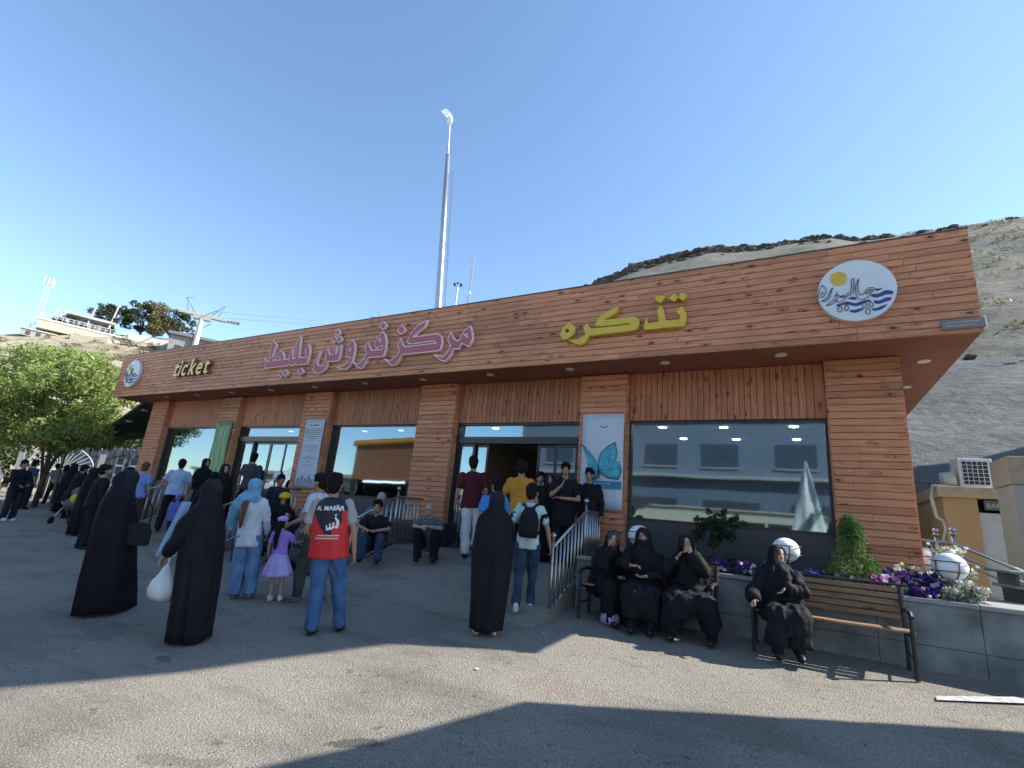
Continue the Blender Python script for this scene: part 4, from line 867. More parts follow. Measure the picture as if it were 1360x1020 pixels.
def seated_veil(label, x, y, rel, H, z, face=True, mat=BLK2, pose=None, drop=.12, skin='c', scarf=None, seed=0, shoes=SHB, wide=1.0, thigh=.45, knees=.12):
    P = dict(pelvis=(0, 0, .52), kL=(-knees, thigh, .5), kR=(knees, thigh, .5), aL=(-knees, thigh - .02, .08), aR=(knees, thigh, .08), abs=True, eL=(-.25, .08, .78), eR=(.25, .08, .78), wL=(-.08, .28, .68), wR=(.08, .28, .68), lean=6); P.update(pose or {})
    t, U, Hh, _ = person(label, x, y, rel, H, None, BLK, skin, None, veil=scarf or cloth('under_veil', (.02, .02, .025)), pose=P, female=True, face=face, z=z, shoes=shoes)
    q = G(); n = 16
    def ring(zz, rx, ry, cy=0): return [U((rx * math.cos(2 * math.pi * k / n), cy + ry * math.sin(2 * math.pi * k / n), zz)) for k in range(n)]
    q.rings([ring(.84, .24, .2), ring(1.0, .245 * wide, .19), ring(1.2, .235 * wide, .165), ring(1.36, .215, .145), ring(1.45, .16, .12), ring(1.52, .1, .1, -.03)], n)
    for sd, k in ((-1, 'L'), (1, 'R')):
        S_, E, W = U((sd * .16, 0, 1.38)), V3(*P['e' + k]), V3(*P['w' + k])
        q.tube([S_, E], [.078, .068], 10); q.tube([E, E.lerp(W, .85)], [.066, .05], 10); q.ell(E, (.068,) * 3, 8, 6)
        K, A = V3(*P['k' + k]), V3(*P['a' + k]); q.tube([V3(*P['pelvis']) + V3(sd * .09, 0, 0), K + V3(0, .0, .0)], [.15, .12], 12); q.ell(K, (.12,) * 3, 10, 7)
        q.tube([K, A + V3(0, -.02, drop)], [.12, .125], 12)
    q.tube([V3(*P['kL']), V3(*P['kR'])], .1, 10); q.tube([V3(*P['pelvis']) + V3(0, .2, -.02), V3(0, thigh, .42), V3(0, thigh, .3)], [.13, .12, .1], 10)
    fuse('chador', q, .015, .7, mat, t, 3, .045, 8, seed)
    # hood: open shell round the back and sides of the head
    V = []; F = []; m_ = 22
    prof = [(1.765, .02), (1.75, .06), (1.72, .09), (1.66, .106), (1.6, .11), (1.54, .118), (1.48, .15), (1.42, .2), (1.34, .23)]
    for i, (zz, rr_) in enumerate(prof):
        for k in range(m_ + 1):
            th = math.pi / 2 + (.5 + .42 * min(1, max(0, (i - 1) / 2))) + (2 * math.pi - 2 * (.5 + .42 * min(1, max(0, (i - 1) / 2)))) * k / m_ if i > 1 else math.pi / 2 + 2 * math.pi * k / m_
            p = (rr_ * math.cos(th), -.015 + rr_ * 1.05 * math.sin(th) * (1 if zz > 1.5 else .8), zz)
            V.append(Hh(p) if zz > 1.5 else U(p))
    for i in range(len(prof) - 1):
        for k in range(m_): a = i * (m_ + 1) + k; F.append((a, a + 1, a + m_ + 2, a + m_ + 1))
    o = mesh_obj('hood', V, F, mat, t, True); o.modifiers.new('s', 'SOLIDIFY').thickness = .006
    return t, U, Hh

WSH = cloth('white_shirt', (.55, .58, .63)); LBS = cloth('pale_blue_shirt', (.34, .42, .58)); JEAN = cloth('blue_jeans', (.05, .12, .26), .8, .3, 5); LJEAN = cloth('pale_jeans', (.12, .22, .38), .8, .25, 5)
DJEAN = cloth('dark_jeans', (.03, .055, .1), .8, .3, 5); NAVY = cloth('navy_cloth', (.02, .022, .035)); SKYB = cloth('sky_blue_cloth', (.17, .36, .52)); RED = cloth('vest_red', (.55, .02, .025)); GREYT = cloth('grey_tee', (.33, .34, .36))
# --- big veiled figures
chador('woman in long black chador walking left with a shoulder handbag', -7.51, 3.5, -70, 1.7, 1.12, seed=1, hem=.31, lean=.25, arm=(1, .1))
t, U, Hh = chador('woman in black chador carrying a white plastic bag', -5.64, 3.5, -55, 1.66, 1.0, seed=2, hem=.235, face=True, pose=dict(abs=True, hy=.001, wL=(-.1, .38, .9), eL=(-.19, .16, 1.08), dL=(.0, .35, -.8), curl=1.1, fL=(1, .3, 0)))
t.rotation_euler = (Matrix.Rotation(R(-4.5), 3, Vector((-5.64, 3.5, 0)).normalized()) @ t.rotation_euler.to_matrix()).to_euler()
q = G(); q.tube([V3(-.13, .0, 1.38), V3(-.17, .08, 1.25), V3(-.18, .17, 1.08), V3(-.11, .34, .93)], [.1, .115, .09, .058], 12); fuse('sleeve', q, .014, .7, BLK2, t, 3, .012, 10, 4)
chador('woman in black chador standing with her back turned in pale slippers', -3.3, 5.64, -8, 1.67, 1.13, seed=3, hem=.2, narrow=.86, shoes=M('slipper', (.55, .5, .45), .7), zmin=.06)
chador('woman in black chador far off on the left beside the sunburst gate', -27.4, 9.9, 30, 1.65, 1.0, seed=4)
chador('woman in black chador striding away behind the stroller', -21.9, 8.1, -40, 1.66, 1.1, seed=5, hem=.27)
chador('veiled woman in black seen between the bag carrier and the far door', -11.3, 6.95, 160, 1.68, 1.0, seed=6, face=True)
chador('veiled woman in dark chador waiting just inside the near door', -4.0, 8.75, 175, 1.58, 1.0, seed=7, face=True)
chador('woman in black chador crouched beside the wheeled trolley at far left', -33.0, 11.3, 150, 1.3, 1.2, seed=8)
# --- pale hijab woman, long ponytail
t, U, Hh, ts = person('woman with sky blue headscarf, white shirt and wide pale jeans', -6.9, 4.9, 15, 1.66, WSH, LJEAN, 'c', None, 'long', 1.45, SHG, veil=SKYB, topz=.78, female=True, pose=dict(eL=(-.25, .05, 1.15), wL=(-.2, .25, 1.02), eR=(.23, 0, 1.13), wR=(.22, .12, .92)))
q = G(); q.tube([U((-.06, -.06, 1.54)), U((-.13, -.09, 1.45)), U((-.21, -.07, 1.33)), U((-.27, -.0, 1.15)), U((-.29, .06, .98))], [.05, .075, .07, .055, .03], 10); q.tube([U((.08, -.06, 1.5)), U((0, -.09, 1.45)), U((-.12, -.09, 1.42))], [.06, .065, .05], 10)
fuse('scarf_tail', q, .014, .7, SKYB, t, 3, .016, 14, 2)
q = G(); q.tube([U((-.05, -.13, 1.42)), U((-.07, -.16, 1.3)), U((-.09, -.165, 1.15)), U((-.1, -.15, 1.02))], [.03, .035, .032, .015], 8); fuse('ponytail', q, .011, 1, HAIRR, t, 1, .01, 30, 1)
# --- girl
LIL = cloth('lilac_cloth', (.33, .2, .62)); LILP = cloth('pale_lilac_cloth', (.42, .36, .68), .8, .2, 4)
t, U, Hh, ts = person('little girl in lilac dress and lilac cap holding a hand', -6.45, 5.1, 20, 1.13, LIL, None, 'c', HAIRB, 'short', shoes=SHW, topz=1.0, female=True, build=.95, skirt=(LILP, 1.02, .52, .14, .33), pose=dict(eR=(.28, .12, 1.2), wR=(.42, .24, 1.22)))
q = G(); q.ell(Hh((0, -.01, 1.72)), (.115, .125, .07), 16, 10); q.ell(Hh((0, .1, 1.69)), (.085, .1, .014), 14, 6); fuse('cap', q, .012, 1, LIL if False else cloth('cap_lilac', (.45, .36, .72)), t, 2, .008, 20, 1)
q = G(); q.tube([Hh((-.02, -.1, 1.66)), U((-.03, -.15, 1.5)), U((-.05, -.17, 1.3)), U((-.06, -.16, 1.08))], [.05, .055, .05, .02], 9); fuse('long_hair', q, .012, 1, HAIRB, t, 1, .012, 25, 1)
# --- young man in white t-shirt
person('young man in white t-shirt and olive trousers facing left', -6.1, 5.42, -60, 1.78, WSH, cloth('olive_trousers', (.05, .055, .045)), 'a', HAIRB, 'short', 1.0, SHG, face=True, pose=dict(lean=2, eL=(-.24, .05, 1.13), wL=(-.22, .3, 1.05), eR=(.24, .02, 1.12), wR=(.2, .26, .98), aL=(-.12, .14, .075), kL=(-.1, .12, .5), aR=(.12, -.1, .075)))
# --- man in printed vest
vm, nt, b = newmat('vest_print'); P_ = N(nt, 'ShaderNodeTexCoord').outputs['Object']; sx = N(nt, 'ShaderNodeSeparateXYZ'); nt.links.new(P_, sx.inputs[0])
def mth(op, a, c): 
    n = N(nt, 'ShaderNodeMath', operation=op)
    for i, v in enumerate((a, c)):
        if isinstance(v, (int, float)): n.inputs[i].default_value = v
        else: nt.links.new(v, n.inputs[i])
    return n.outputs[0]
ax = mth('ABSOLUTE', mth('ADD', sx.outputs[0], .02), 0)
jag = mth('MULTIPLY', mth('PINGPONG', mth('MULTIPLY', mth('ADD', sx.outputs[0], mth('MULTIPLY', sx.outputs[2], .7)), 1.0), .09), 1.6)
edge = mth('ADD', mth('ADD', sx.outputs[2], jag), mth('MULTIPLY', ax, -1.35))
nt.links.new(mix(nt, mth('GREATER_THAN', edge, 1.11), (.55, .018, .022), (.012, .013, .03)), b.inputs['Base Color']); b.inputs['Roughness'].default_value = .7
t, U, Hh, ts = person('man in red and black printed vest and blue jeans seen from behind', -4.72, 4.44, 18, 1.8, GREYT, JEAN, 'a', HAIRB, 'short', 1.08, SHB, build=1.06, pose=dict(eR=(.27, -.02, 1.12), wR=(.27, .06, .86), eL=(-.27, .0, 1.12), wL=(-.22, .2, .95), aL=(-.13, .02, .075), aR=(.12, .2, .075), kR=(.1, .14, .5)))
q = G(); n = 16
def ring_(zz, rx, ry, cy=0): return [U((rx * math.cos(2 * math.pi * k / n), cy + ry * math.sin(2 * math.pi * k / n), zz)) for k in range(n)]
q.rings([ring_(.82, .225, .165), ring_(.95, .215, .16), ring_(1.1, .2, .15), ring_(1.28, .205, .148), ring_(1.38, .2, .138), ring_(1.44, .15, .11), ring_(1.48, .085, .08)], n)
vest = fuse('vest', q, .012, .8, vm, t, 3, .016, 8, 3)
bv = BVHTree.FromPolygons([v.co.copy() for v in vest.data.vertices], [tuple(p.vertices) for p in vest.data.polygons])
def print_on(name, me_list, mat, parent, at, depth=.004):
    """lay flat print on the back of the garment"""
    for me, dx, dz in me_list:
        for v in me.vertices:
            p = Vector((v.co.x + dx, -.6, v.co.y + dz)); hit = bv.ray_cast(p, Vector((0, 1, 0)))
            v.co = (p.x, (hit[0].y if hit[0] else -.17) - depth, p.z)
        me.materials.clear(); me.materials.append(mat); me.name = name
        o = bpy.data.objects.new(name, me); COL.objects.link(o); o.parent = parent
WPR = M('print_white', (.7, .7, .72), .6)
print_on('lettering', [(text_mesh('AL MASAR', .068, 0, 0, .002, .98, 'CENTER'), 0.01, 1.34)], WPR, vest, None)
def curve_flat(polys):
    cu = bpy.data.curves.new('c', 'CURVE'); cu.dimensions = '2D'; cu.fill_mode = 'BOTH'
    for r_ in polys:
        sp_ = cu.splines.new('POLY'); sp_.points.add(len(r_) - 1)
        for q_, (a, b2) in zip(sp_.points, r_): q_.co = (a, b2, 0, 1)
        sp_.use_cyclic_u = True
    o = bpy.data.objects.new('tmp', cu); me = bake(o); bpy.data.objects.remove(o); return me
emb = [[(.0, 0), (.12, .025), (.125, .1), (.09, .15), (.075, .14), (.1, .09), (.098, .05), (.08, .045), (.078, .09), (.062, .088), (.062, .04), (.045, .037), (.042, .08), (.028, .075), (.03, .035), (.012, .03), (.005, .06), (-.008, .055)], [(.075, .17), (.09, .185), (.1, .165), (.085, .155)]]
print_on('emblem', [(curve_flat(emb), .0, 1.12)], WPR, vest, None)
r2 = random.Random(9)
for row, (x0, x1, zz) in enumerate(((-.1, .13, 1.06), (-.12, .12, 1.03))):
    x = x0
    while x < x1: wd = r2.uniform(.008, .02); print_on('small_lettering', [(curve_flat([[(0, 0), (wd, 0), (wd, .011), (0, .011)]]), x, zz)], WPR, vest, None); x += wd + .004
# --- backpack boy
t, U, Hh, ts = person('boy in pale t-shirt with a black backpack seen from behind', -3.27, 6.55, 2, 1.7, cloth('mint_shirt', (.42, .55, .56)), DJEAN, 'a', HAIRB, 'short', .9, SHW, build=.9, pose=dict(eR=(.27, -.03, 1.14), wR=(.32, .04, .9), eL=(-.26, -.02, 1.14), wL=(-.27, .05, .9), aR=(.09, .22, .1), kR=(.09, .14, .52), aL=(-.1, -.08, .075)))
for sd in (-1, 1):
    q = G(); S_ = U((sd * .155, 0, 1.4)); E = J_ = Vector(U((sd * .265, -.02, 1.14))); q.tube([S_.lerp(E, .3), S_.lerp(E, .78)], [.074, .078], 10); q.make('sleeve_panel', BLK, t, True)
q = G(); q.rings([ring_(1.0, .12, .05, -.19), ring_(1.06, .145, .085, -.19), ring_(1.2, .14, .085, -.19), ring_(1.33, .11, .07, -.175), ring_(1.41, .06, .04, -.15)], 16)
for sd in (-1, 1): q.tube([U((sd * .04, -.17, 1.38)), U((sd * .09, -.1, 1.46)), U((sd * .12, .04, 1.44)), U((sd * .14, .13, 1.3)), U((sd * .15, .05, 1.1)), U((sd * .13, -.14, 1.05))], .017, 6)
fuse('backpack', q, .011, .7, BLK, t, 2, .01, 12, 2)
# --- group at the near door
person('man in maroon shirt walking in through the near door', -5.08, 7.95, -5, 1.8, cloth('maroon_shirt', (.07, .012, .02)), cloth('white_trousers', (.6, .62, .66)), 'a', HAIRB, 'short', 1.1, build=1.08, pose=dict(eL=(-.27, -.03, 1.12), wL=(-.3, .06, .88)))
person('man in bright blue t-shirt half hidden behind the standing chador', -4.1, 6.95, -12, 1.66, cloth('blue_tee', (.05, .22, .55)), NAVY, 'a', HAIRB, 'short', pose=dict(hy=25), face=True)
person('man in mustard yellow t-shirt walking in through the near door', -4.06, 7.7, 3, 1.8, cloth('mustard_tee', (.5, .23, .03)), NAVY, 'a', HAIRB, 'short', build=1.02, pose=dict(eL=(-.27, .02, 1.14), wL=(-.27, .16, .95), eR=(.27, -.04, 1.12), wR=(.3, .02, .88)))
person('bearded young man in black with a hand at his chin facing out', -3.5, 8.3, 175, 1.74, BLK, BLK, 'a', HAIRB, 'short', face=True, topz=.7, pose=dict(abs=True, eR=(.24, .12, 1.16), wR=(.07, .22, 1.34), dR=(-.3, -.05, .9), eL=(-.24, .14, 1.12), wL=(.08, .24, 1.12), dL=(1, 0, .1)))
person('dark clothed person just inside the open near door', -4.3, 8.95, 170, 1.62, BLK, BLK, 'c', HAIRB, 'long', face=True)
person('person in black at the right jamb of the near door', -3.2, 8.7, 190, 1.7, BLK, BLK, 'a', HAIRB, 'long')
person('person inside in light blue shirt seen through the window beside the far pillar', -8.25, 9.8, 30, 1.82, cloth('cyan_shirt', (.25, .5, .68)), NAVY, 'a', HAIRB, 'short', z=.85)
seated_veil('veiled person sitting inside behind the large window', -2.5, 9.75, 20, 1.5, .64, face=False, seed=9)
# --- seated and squatting men
SQ = dict(pelvis=(0, -.12, .3), kL=(-.17, .2, .5), kR=(.17, .2, .5), aL=(-.15, .1, .075), aR=(.15, .1, .075), lean=33, abs=True, eL=(-.25, .22, .6), eR=(.25, .22, .6), wL=(-.06, .42, .62), wR=(.06, .42, .6), dL=(.7, .6, .1), dR=(-.7, .6, .1), hp=-14, curl=.9)
chk, nt, b = newmat('check_shirt'); MATS['check_shirt'] = chk; P_ = N(nt, 'ShaderNodeTexCoord').outputs['Object']; ckt = N(nt, 'ShaderNodeTexBrick'); ckt.inputs['Scale'].default_value = 14; ckt.offset = 0; ckt.inputs['Mortar Size'].default_value = .05; ckt.inputs['Color1'].default_value = (.02, .022, .035, 1); ckt.inputs['Color2'].default_value = (.03, .032, .05, 1); ckt.inputs['Mortar'].default_value = (.22, .23, .26, 1); ckt.inputs['Brick Width'].default_value = .5; ckt.inputs['Row Height'].default_value = .5
rx_ = N(nt, 'ShaderNodeMapping'); rx_.inputs['Rotation'].default_value = (R(90), 0, 0); nt.links.new(P_, rx_.inputs[0]); nt.links.new(rx_.outputs[0], ckt.inputs['Vector']); nt.links.new(ckt.outputs[0], b.inputs['Base Color']); b.inputs['Roughness'].default_value = .85
person('balding old man in dark checked shirt squatting at the ramp top', -5.75, 7.55, 195, 1.72, chk, BLK, 'c', None, 'short', 1.1, face=True, bald=True, pose=SQ)
SIT = dict(pelvis=(0, 0, .32), kL=(-.15, .38, .45), kR=(.15, .38, .45), aL=(-.16, .42, .075), aR=(.16, .34, .075), lean=24, abs=True, eL=(-.26, .24, .6), eR=(.26, .24, .6), wL=(-.03, .4, .55), wR=(.08, .42, .55), dL=(.8, .4, .1), dR=(-.8, .4, .1), hp=-22)
person('man in black t-shirt sitting on the ramp edge looking at his phone', -6.75, 7.25, 190, 1.72, BLK, DJEAN, 'a', HAIRB, 'short', pose=SIT, face=True)
person('man in grey blue shirt leaning his arm on the railing left of the near ramp', -7.55, 8.05, 165, 1.72, cloth('grey_blue_shirt', (.13, .19, .27)), NAVY, 'a', HAIRG, 'long', z=.55, face=True, pose=dict(pelvis=(0, 0, .5), kL=(-.12, .42, .5), kR=(.12, .42, .5), aL=(-.12, .42, .08), aR=(.12, .42, .08), abs=True, lean=14, eL=(-.35, .22, .95), wL=(-.55, .25, 1.08), eR=(.3, .12, .8), wR=(.2, .35, .72)))
# --- by the far entrance
person('man in pale blue shirt and black trousers leaning forward, back turned', -13.3, 7.05, 5, 1.74, LBS, BLK, 'a', HAIRB, 'short', 1.1, build=1.1, pose=dict(lean=9, eL=(-.3, .06, 1.17), wL=(-.36, .14, .98), eR=(.28, .06, 1.15), wR=(.28, .2, 1.0), aL=(-.17, 0, .075), aR=(.17, .05, .075), kL=(-.14, .04, .5), kR=(.14, .05, .5)))
person('auburn haired person in blue shirt beside the leftmost pillar', -14.3, 6.75, 40, 1.68, cloth('blue_shirt', (.18, .27, .55)), cloth('brown_trousers', (.06, .05, .04)), 'c', HAIRR, 'short', pose=dict(eL=(-.26, .1, 1.15), wL=(-.14, .28, 1.1)))
person('black haired man in black jacket behind the walking chador', -12.95, 5.3, 70, 1.74, BLK, BLK, 'c', HAIRB, 'long', build=1.05, face=True, pose=dict(hp=-12, lean=6))
person('dark haired person in black just behind the bag carrier', -10.9, 6.5, 5, 1.68, BLK, BLK, 'a', HAIRB, 'long')
person('child in violet blue jacket among the crowd by the far entrance', -11.85, 6.4, 40, 1.12, cloth('violet_jacket', (.12, .13, .42)), NAVY, 'a', cloth('violet_hood', (.15, .17, .5)), 'long', build=1.25)
t, U, Hh = seated_veil('person in black with yellow cap sitting at the far ramp railing', -9.15, 7.05, 205, 1.66, .36, seed=12, face=True, pose=dict(eR=(.3, .2, .9), wR=(.22, .42, 1.02), dR=(-.2, .2, .9), eL=(-.28, .1, .8), wL=(-.3, .35, .9)))
q = G(); q.ell(Hh((0, -.01, 1.72)), (.12, .13, .09), 14, 9); q.ell(Hh((0, .12, 1.7)), (.08, .08, .012), 12, 6); q.make('cap', cloth('yellow_cap', (.65, .45, .03)), t, True)
pat = M('patterned_scarf', (.16, .17, .2), .8, var=.95, scale=38)
seated_veil('woman with patterned grey headscarf sitting behind the little girl', -8.45, 6.95, 185, 1.58, .2, seed=13, scarf=pat, face=True)
seated_veil('second woman in mottled white scarf sitting beside the white t-shirt man', -8.0, 6.7, 140, 1.5, .15, seed=14, scarf=M('mottled_scarf', (.4, .4, .4), .8, var=.8, scale=30), mat=cloth('grey_manteau', (.07, .075, .09)), face=False)
chador('woman in black chador standing at the far left close to the office corner', -15.3, 6.1, 120, 1.62, 1.0, seed=31)
chador('woman in black chador walking behind the pale blue shirted man', -16.3, 7.3, -40, 1.66, 1.0, seed=32)
person('dark clothed woman with black scarf near the green swirl banner', -13.4, 7.7, 150, 1.62, BLK, NAVY, 'c', None, 'long', veil=BLK, female=True, face=True, topz=.6)
person('man in charcoal shirt standing at the far door', -11.9, 8.0, 20, 1.74, cloth('charcoal_shirt', (.05, .055, .06)), BLK, 'a', HAIRB, 'short')
person('person in dark grey coat between the hijab woman and the bag carrier', -9.6, 6.6, -20, 1.64, cloth('grey_coat', (.06, .06, .07)), BLK, 'c', None, 'long', veil=BLK, female=True, topz=.6)
person('dark shirted man beyond the little girl at the far ramp', -9.9, 7.4, 160, 1.7, NAVY, BLK, 'b', HAIRB, 'short', face=True)
chador('veiled woman in black left of the display racks', -20.6, 7.9, 140, 1.62, 1.0, seed=33, face=True)
person('man in dark blue shirt walking behind the stroller group', -23.6, 7.6, 60, 1.7, cloth('dark_blue_shirt', (.03, .05, .12)), BLK, 'a', HAIRB, 'short', face=True)
# --- far left
person('person in black jacket and cap walking in the far left', -19.52, 6.05, 150, 1.72, BLK, NAVY, 'a', HAIRB, 'long', 1.1, SHW, face=True, pose=dict(eL=(-.24, .08, 1.15), wL=(-.1, .26, 1.05), eR=(.24, .06, 1.15), wR=(.12, .25, 1.02)))
person('stooping man in pale grey shirt walking away at far left', -26.5, 9.4, -30, 1.7, cloth('pale_grey_shirt', (.3, .34, .33)), BLK, 'a', HAIRB, 'short', pose=dict(lean=24, aL=(-.1, .28, .075), kL=(-.1, .2, .5), aR=(.1, -.25, .1), kR=(.1, -.02, .5)))
person('small person in white scarf beyond the black jacket walker', -27.0, 8.6, 120, 1.5, cloth('pale_top', (.4, .42, .45)), NAVY, 'c', None, 'long', veil=WSH, female=True)
person('person pushing a stroller in black coat at left', -19.6, 7.4, 60, 1.66, BLK, BLK, 'c', HAIRB, 'long', topz=.5, build=1.15, pose=dict(lean=12, eL=(-.24, .2, 1.1), wL=(-.16, .42, 1.0), eR=(.24, .2, 1.1), wR=(.16, .42, 1.0)))
# --- bench women
zb = g0(-1.7, 7.2)
seated_veil('woman in flowered scarf holding her cheek at the bench left end', -2.38, 7.3, 150, 1.6, zb - .03, seed=21, scarf=M('flowered_scarf', (.05, .045, .05), .8, var=.9, scale=30), pose=dict(hy=-25, hp=-8, lean=16, eR=(.2, .3, .82), wR=(.09, .24, 1.1), dR=(-.15, -.05, .9), eL=(-.26, .15, .75), wL=(-.1, .36, .66), dL=(.8, .5, 0)), thigh=.4)
t, U, Hh = seated_veil('woman in black chador and face mask in the middle of the bench', -1.84, 7.26, 182, 1.68, zb - .03, seed=22, pose=dict(eR=(.3, .2, .86), wR=(.14, .36, .84), dR=(-.9, .3, .1), eL=(-.28, .2, .74), wL=(-.04, .38, .72), dL=(.7, .5, -.1)), thigh=.42)
G().ell(Hh((0, .062, 1.575)), (.062, .05, .052), 12, 8).make('face_mask', BLK, t, True)
seated_veil('woman in black chador raising her hand before her face on the bench right', -1.24, 7.3, 190, 1.66, zb - .03, seed=23, pose=dict(hy=15, hp=-10, lean=14, eL=(-.26, .26, .86), wL=(-.06, .3, 1.1), dL=(.15, .0, .95), fL=(1, 0, 0), eR=(.26, .24, .84), wR=(.1, .28, 1.02), dR=(-.5, .1, .7), kL=(-.26, .44, .5), aL=(-.34, .36, .08), kR=(.1, .5, .5), aR=(.14, .46, .08)), thigh=.45)
seated_veil('woman in black chador with printed scarf seated at the left end of the sunlit bench', -.2, 7.14, 168, 1.55, g0(0, 7.1) + .02, seed=24, scarf=M('printed_scarf', (.06, .055, .05), .8, var=.9, scale=34), wide=1.15, drop=.1, pose=dict(hy=20, eL=(-.28, .16, .78), wL=(-.02, .26, .82), dL=(.4, .3, -.5), eR=(.34, .2, .74), wR=(.36, .36, .64), dR=(.3, .7, -.2)), thigh=.42)
# --- carried things
wb = M('bag_white', (.72, .74, .78), .45, var=.08, scale=5)
def sack(name, label, loc, h, w_, mat, seed=0, cat='bag'):
    t = thing(name, label, cat, loc); q = G(); r3_ = random.Random(seed); n = 18; rr_ = []
    for z, k in ((0, .35), (.03, .7), (.14, .98), (.3, 1.0), (.5, .8), (.7, .5), (.85, .24), (.95, .1), (1.0, .07)):
        rr_.append([(w_ * k * math.cos(2 * math.pi * i / n) * (1 + .12 * math.sin(i * 2.1 + z * 3) * (1 - abs(z - .5))), w_ * .7 * k * math.sin(2 * math.pi * i / n) * (1 + .15 * math.sin(i * 1.7 + seed)), z * h) for i in range(n)])
    q.rings(rr_, n); me = q
    o = q.make('sack', mat, t, True)
    nn2 = [v.normal.copy() for v in o.data.vertices]
    for v, n_ in zip(o.data.vertices, nn2): v.co += n_ * .02 * noise.noise(v.co * 14 + Vector((seed, 0, 0)))
    G().tube([(0, 0, h * .98), (.01, 0, h * 1.06), (-.01, 0, h * 1.12)], [.02, .012, .02], 7).make('knot', mat, t, True)
    return t
sack('plastic_bag', 'white knotted plastic bag hanging from the chador woman\'s hand', (-6.06, 3.34, .39), .4, .17, wb, 1)
G().box(-.04, .04, -.075, .075, -.005, .005).make('phone_case', SHW, thing('mobile_phone', 'white mobile phone held above the plastic bag', 'phone', (-6.0, 3.33, .86), .6)).location = (0, 0, 0)
sack('plastic_bag', 'violet and white patterned carrier bag on the ground by the first bench', (-2.2, 7.0, g0(0, 7.0)), .3, .13, M('bag_violet', (.36, .34, .55), .5, var=.7, scale=16), 2)
hb = thing('handbag', 'black shoulder handbag hanging at the walking chador woman\'s side', 'bag', (-7.3, 3.55, .84), .9)
G().rings([[(.15 * k * math.cos(a * math.pi / 8), .06 * math.sin(a * math.pi / 8), z) for a in range(16)] for z, k in ((0, .8), (.02, 1), (.18, 1), (.26, .75), (.28, .3))], 16).make('pouch', cloth('bag_black', (.02, .02, .022)), hb, True)
G().tube([(-.1, 0, .24), (-.12, 0, .45), (0, 0, .62), (.1, 0, .45), (.1, 0, .24)], .01, 6).make('strap', BLK, hb)
bt_ = thing('shawl', 'light blue shawl hanging in front of the bag carrying woman', 'shawl', (-6.17, 3.46, 0.02), .7)
V = []; F = []
for i in range(15):
    v = i / 14
    for j in range(9):
        u = j / 8; V.append((-.03 - .1 * v + (.05 + .05 * v) * (u - .5) * 2, .04 * math.sin(u * 9 + v * 2) * (.4 + v), 1.42 - .62 * v))
for i in range(14):
    for j in range(8): q_ = i * 9 + j; F.append((q_, q_ + 1, q_ + 10, q_ + 9))
o = mesh_obj('fabric', V, F, cloth('shawl_blue', (.28, .42, .6)), bt_, True); o.modifiers.new('s', 'SOLIDIFY').thickness = .01
# stroller at the left
st = thing('stroller', 'grey stroller with a yellow toy pushed at the left', 'stroller', (-17.9, 6.9, g0(0, 6.9)), .6)
G().tube([(-.25, -.35, .1), (-.25, .1, .6), (-.25, .45, 1.0), (.25, .45, 1.0), (.25, .1, .6), (.25, -.35, .1)], .015, 6).make('frame', steel, st, True)
for a in (-.25, .25): G().tube([(a, .35, .1), (a, -.15, .6)], .015, 6).make('strut', steel, st, True)
G().ell((0, 0, .55), (.24, .3, .2)).make('seat', cloth('stroller_grey', (.12, .12, .14)), st, True); G().ell((0, .15, .85), (.24, .25, .2)).make('hood', cloth('stroller_grey', (.12, .12, .14)), st, True)
for a in (-.25, .25):
    for b2 in (-.35, .35): G().lathe([(.02, -.02), (.1, -.02), (.1, .02), (.02, .02)], (0, 0, 0), 14).make('wheel', SHB, st).matrix_local = Matrix.Translation((a, b2, .1)) @ Matrix.Rotation(R(90), 4, 'Y')
G().ell((.1, -.2, .7), (.12, .1, .14)).make('toy', cloth('toy_yellow', (.6, .5, .03)), st, True)
# ------------------------------------------------------------------ right: wall, booth, rail, bins, mountain
def skinpoly(rows):
    V = [p for r_ in rows for p in r_]; n = len(rows[0]); F = []
    for i in range(len(rows) - 1):
        for k in range(n - 1): F.append((i * n + k, i * n + k + 1, (i + 1) * n + k + 1, (i + 1) * n + k))
    return V, F
def fbm(x, y, z=0, o=5, s=1.0):
    return sum(noise.noise(Vector((x * s * 2 ** i, y * s * 2 ** i, z + i * 7))) / 2 ** i for i in range(o))
def rockmat(name, cols, sc=.12, bm=1.0, streak=0):
    m, nt, b = newmat(name); P = N(nt, 'ShaderNodeNewGeometry').outputs['Position']; MATS[name] = m
    if streak:
        q = N(nt, 'ShaderNodeVectorMath', operation='MULTIPLY'); nt.links.new(P, q.inputs[0]); q.inputs[1].default_value = (.35, .35, 1.6); P2 = q.outputs[0]
    else: P2 = P
    n = noi(nt, P2, sc, 9, .66); c = ramp(nt, n, [(.3 + .4 * i / (len(cols) - 1), cc) for i, cc in enumerate(cols)])
    c = mix(nt, 1.0, c, ramp(nt, noi(nt, P, sc * 14, 6, .7), [(.3, .7), (.7, 1.25)]), 'MULTIPLY')
    nt.links.new(c, b.inputs['Base Color']); b.inputs['Roughness'].default_value = .95; b.inputs['Specular IOR Level'].default_value = .1
    bump(nt, b, noi(nt, P, sc * 8, 8, .7), bm, .5); return m
dry = rockmat('dry_hillside', [(.085, .085, .07), (.15, .145, .12), (.21, .2, .17), (.11, .12, .095), (.25, .24, .2)], .09)
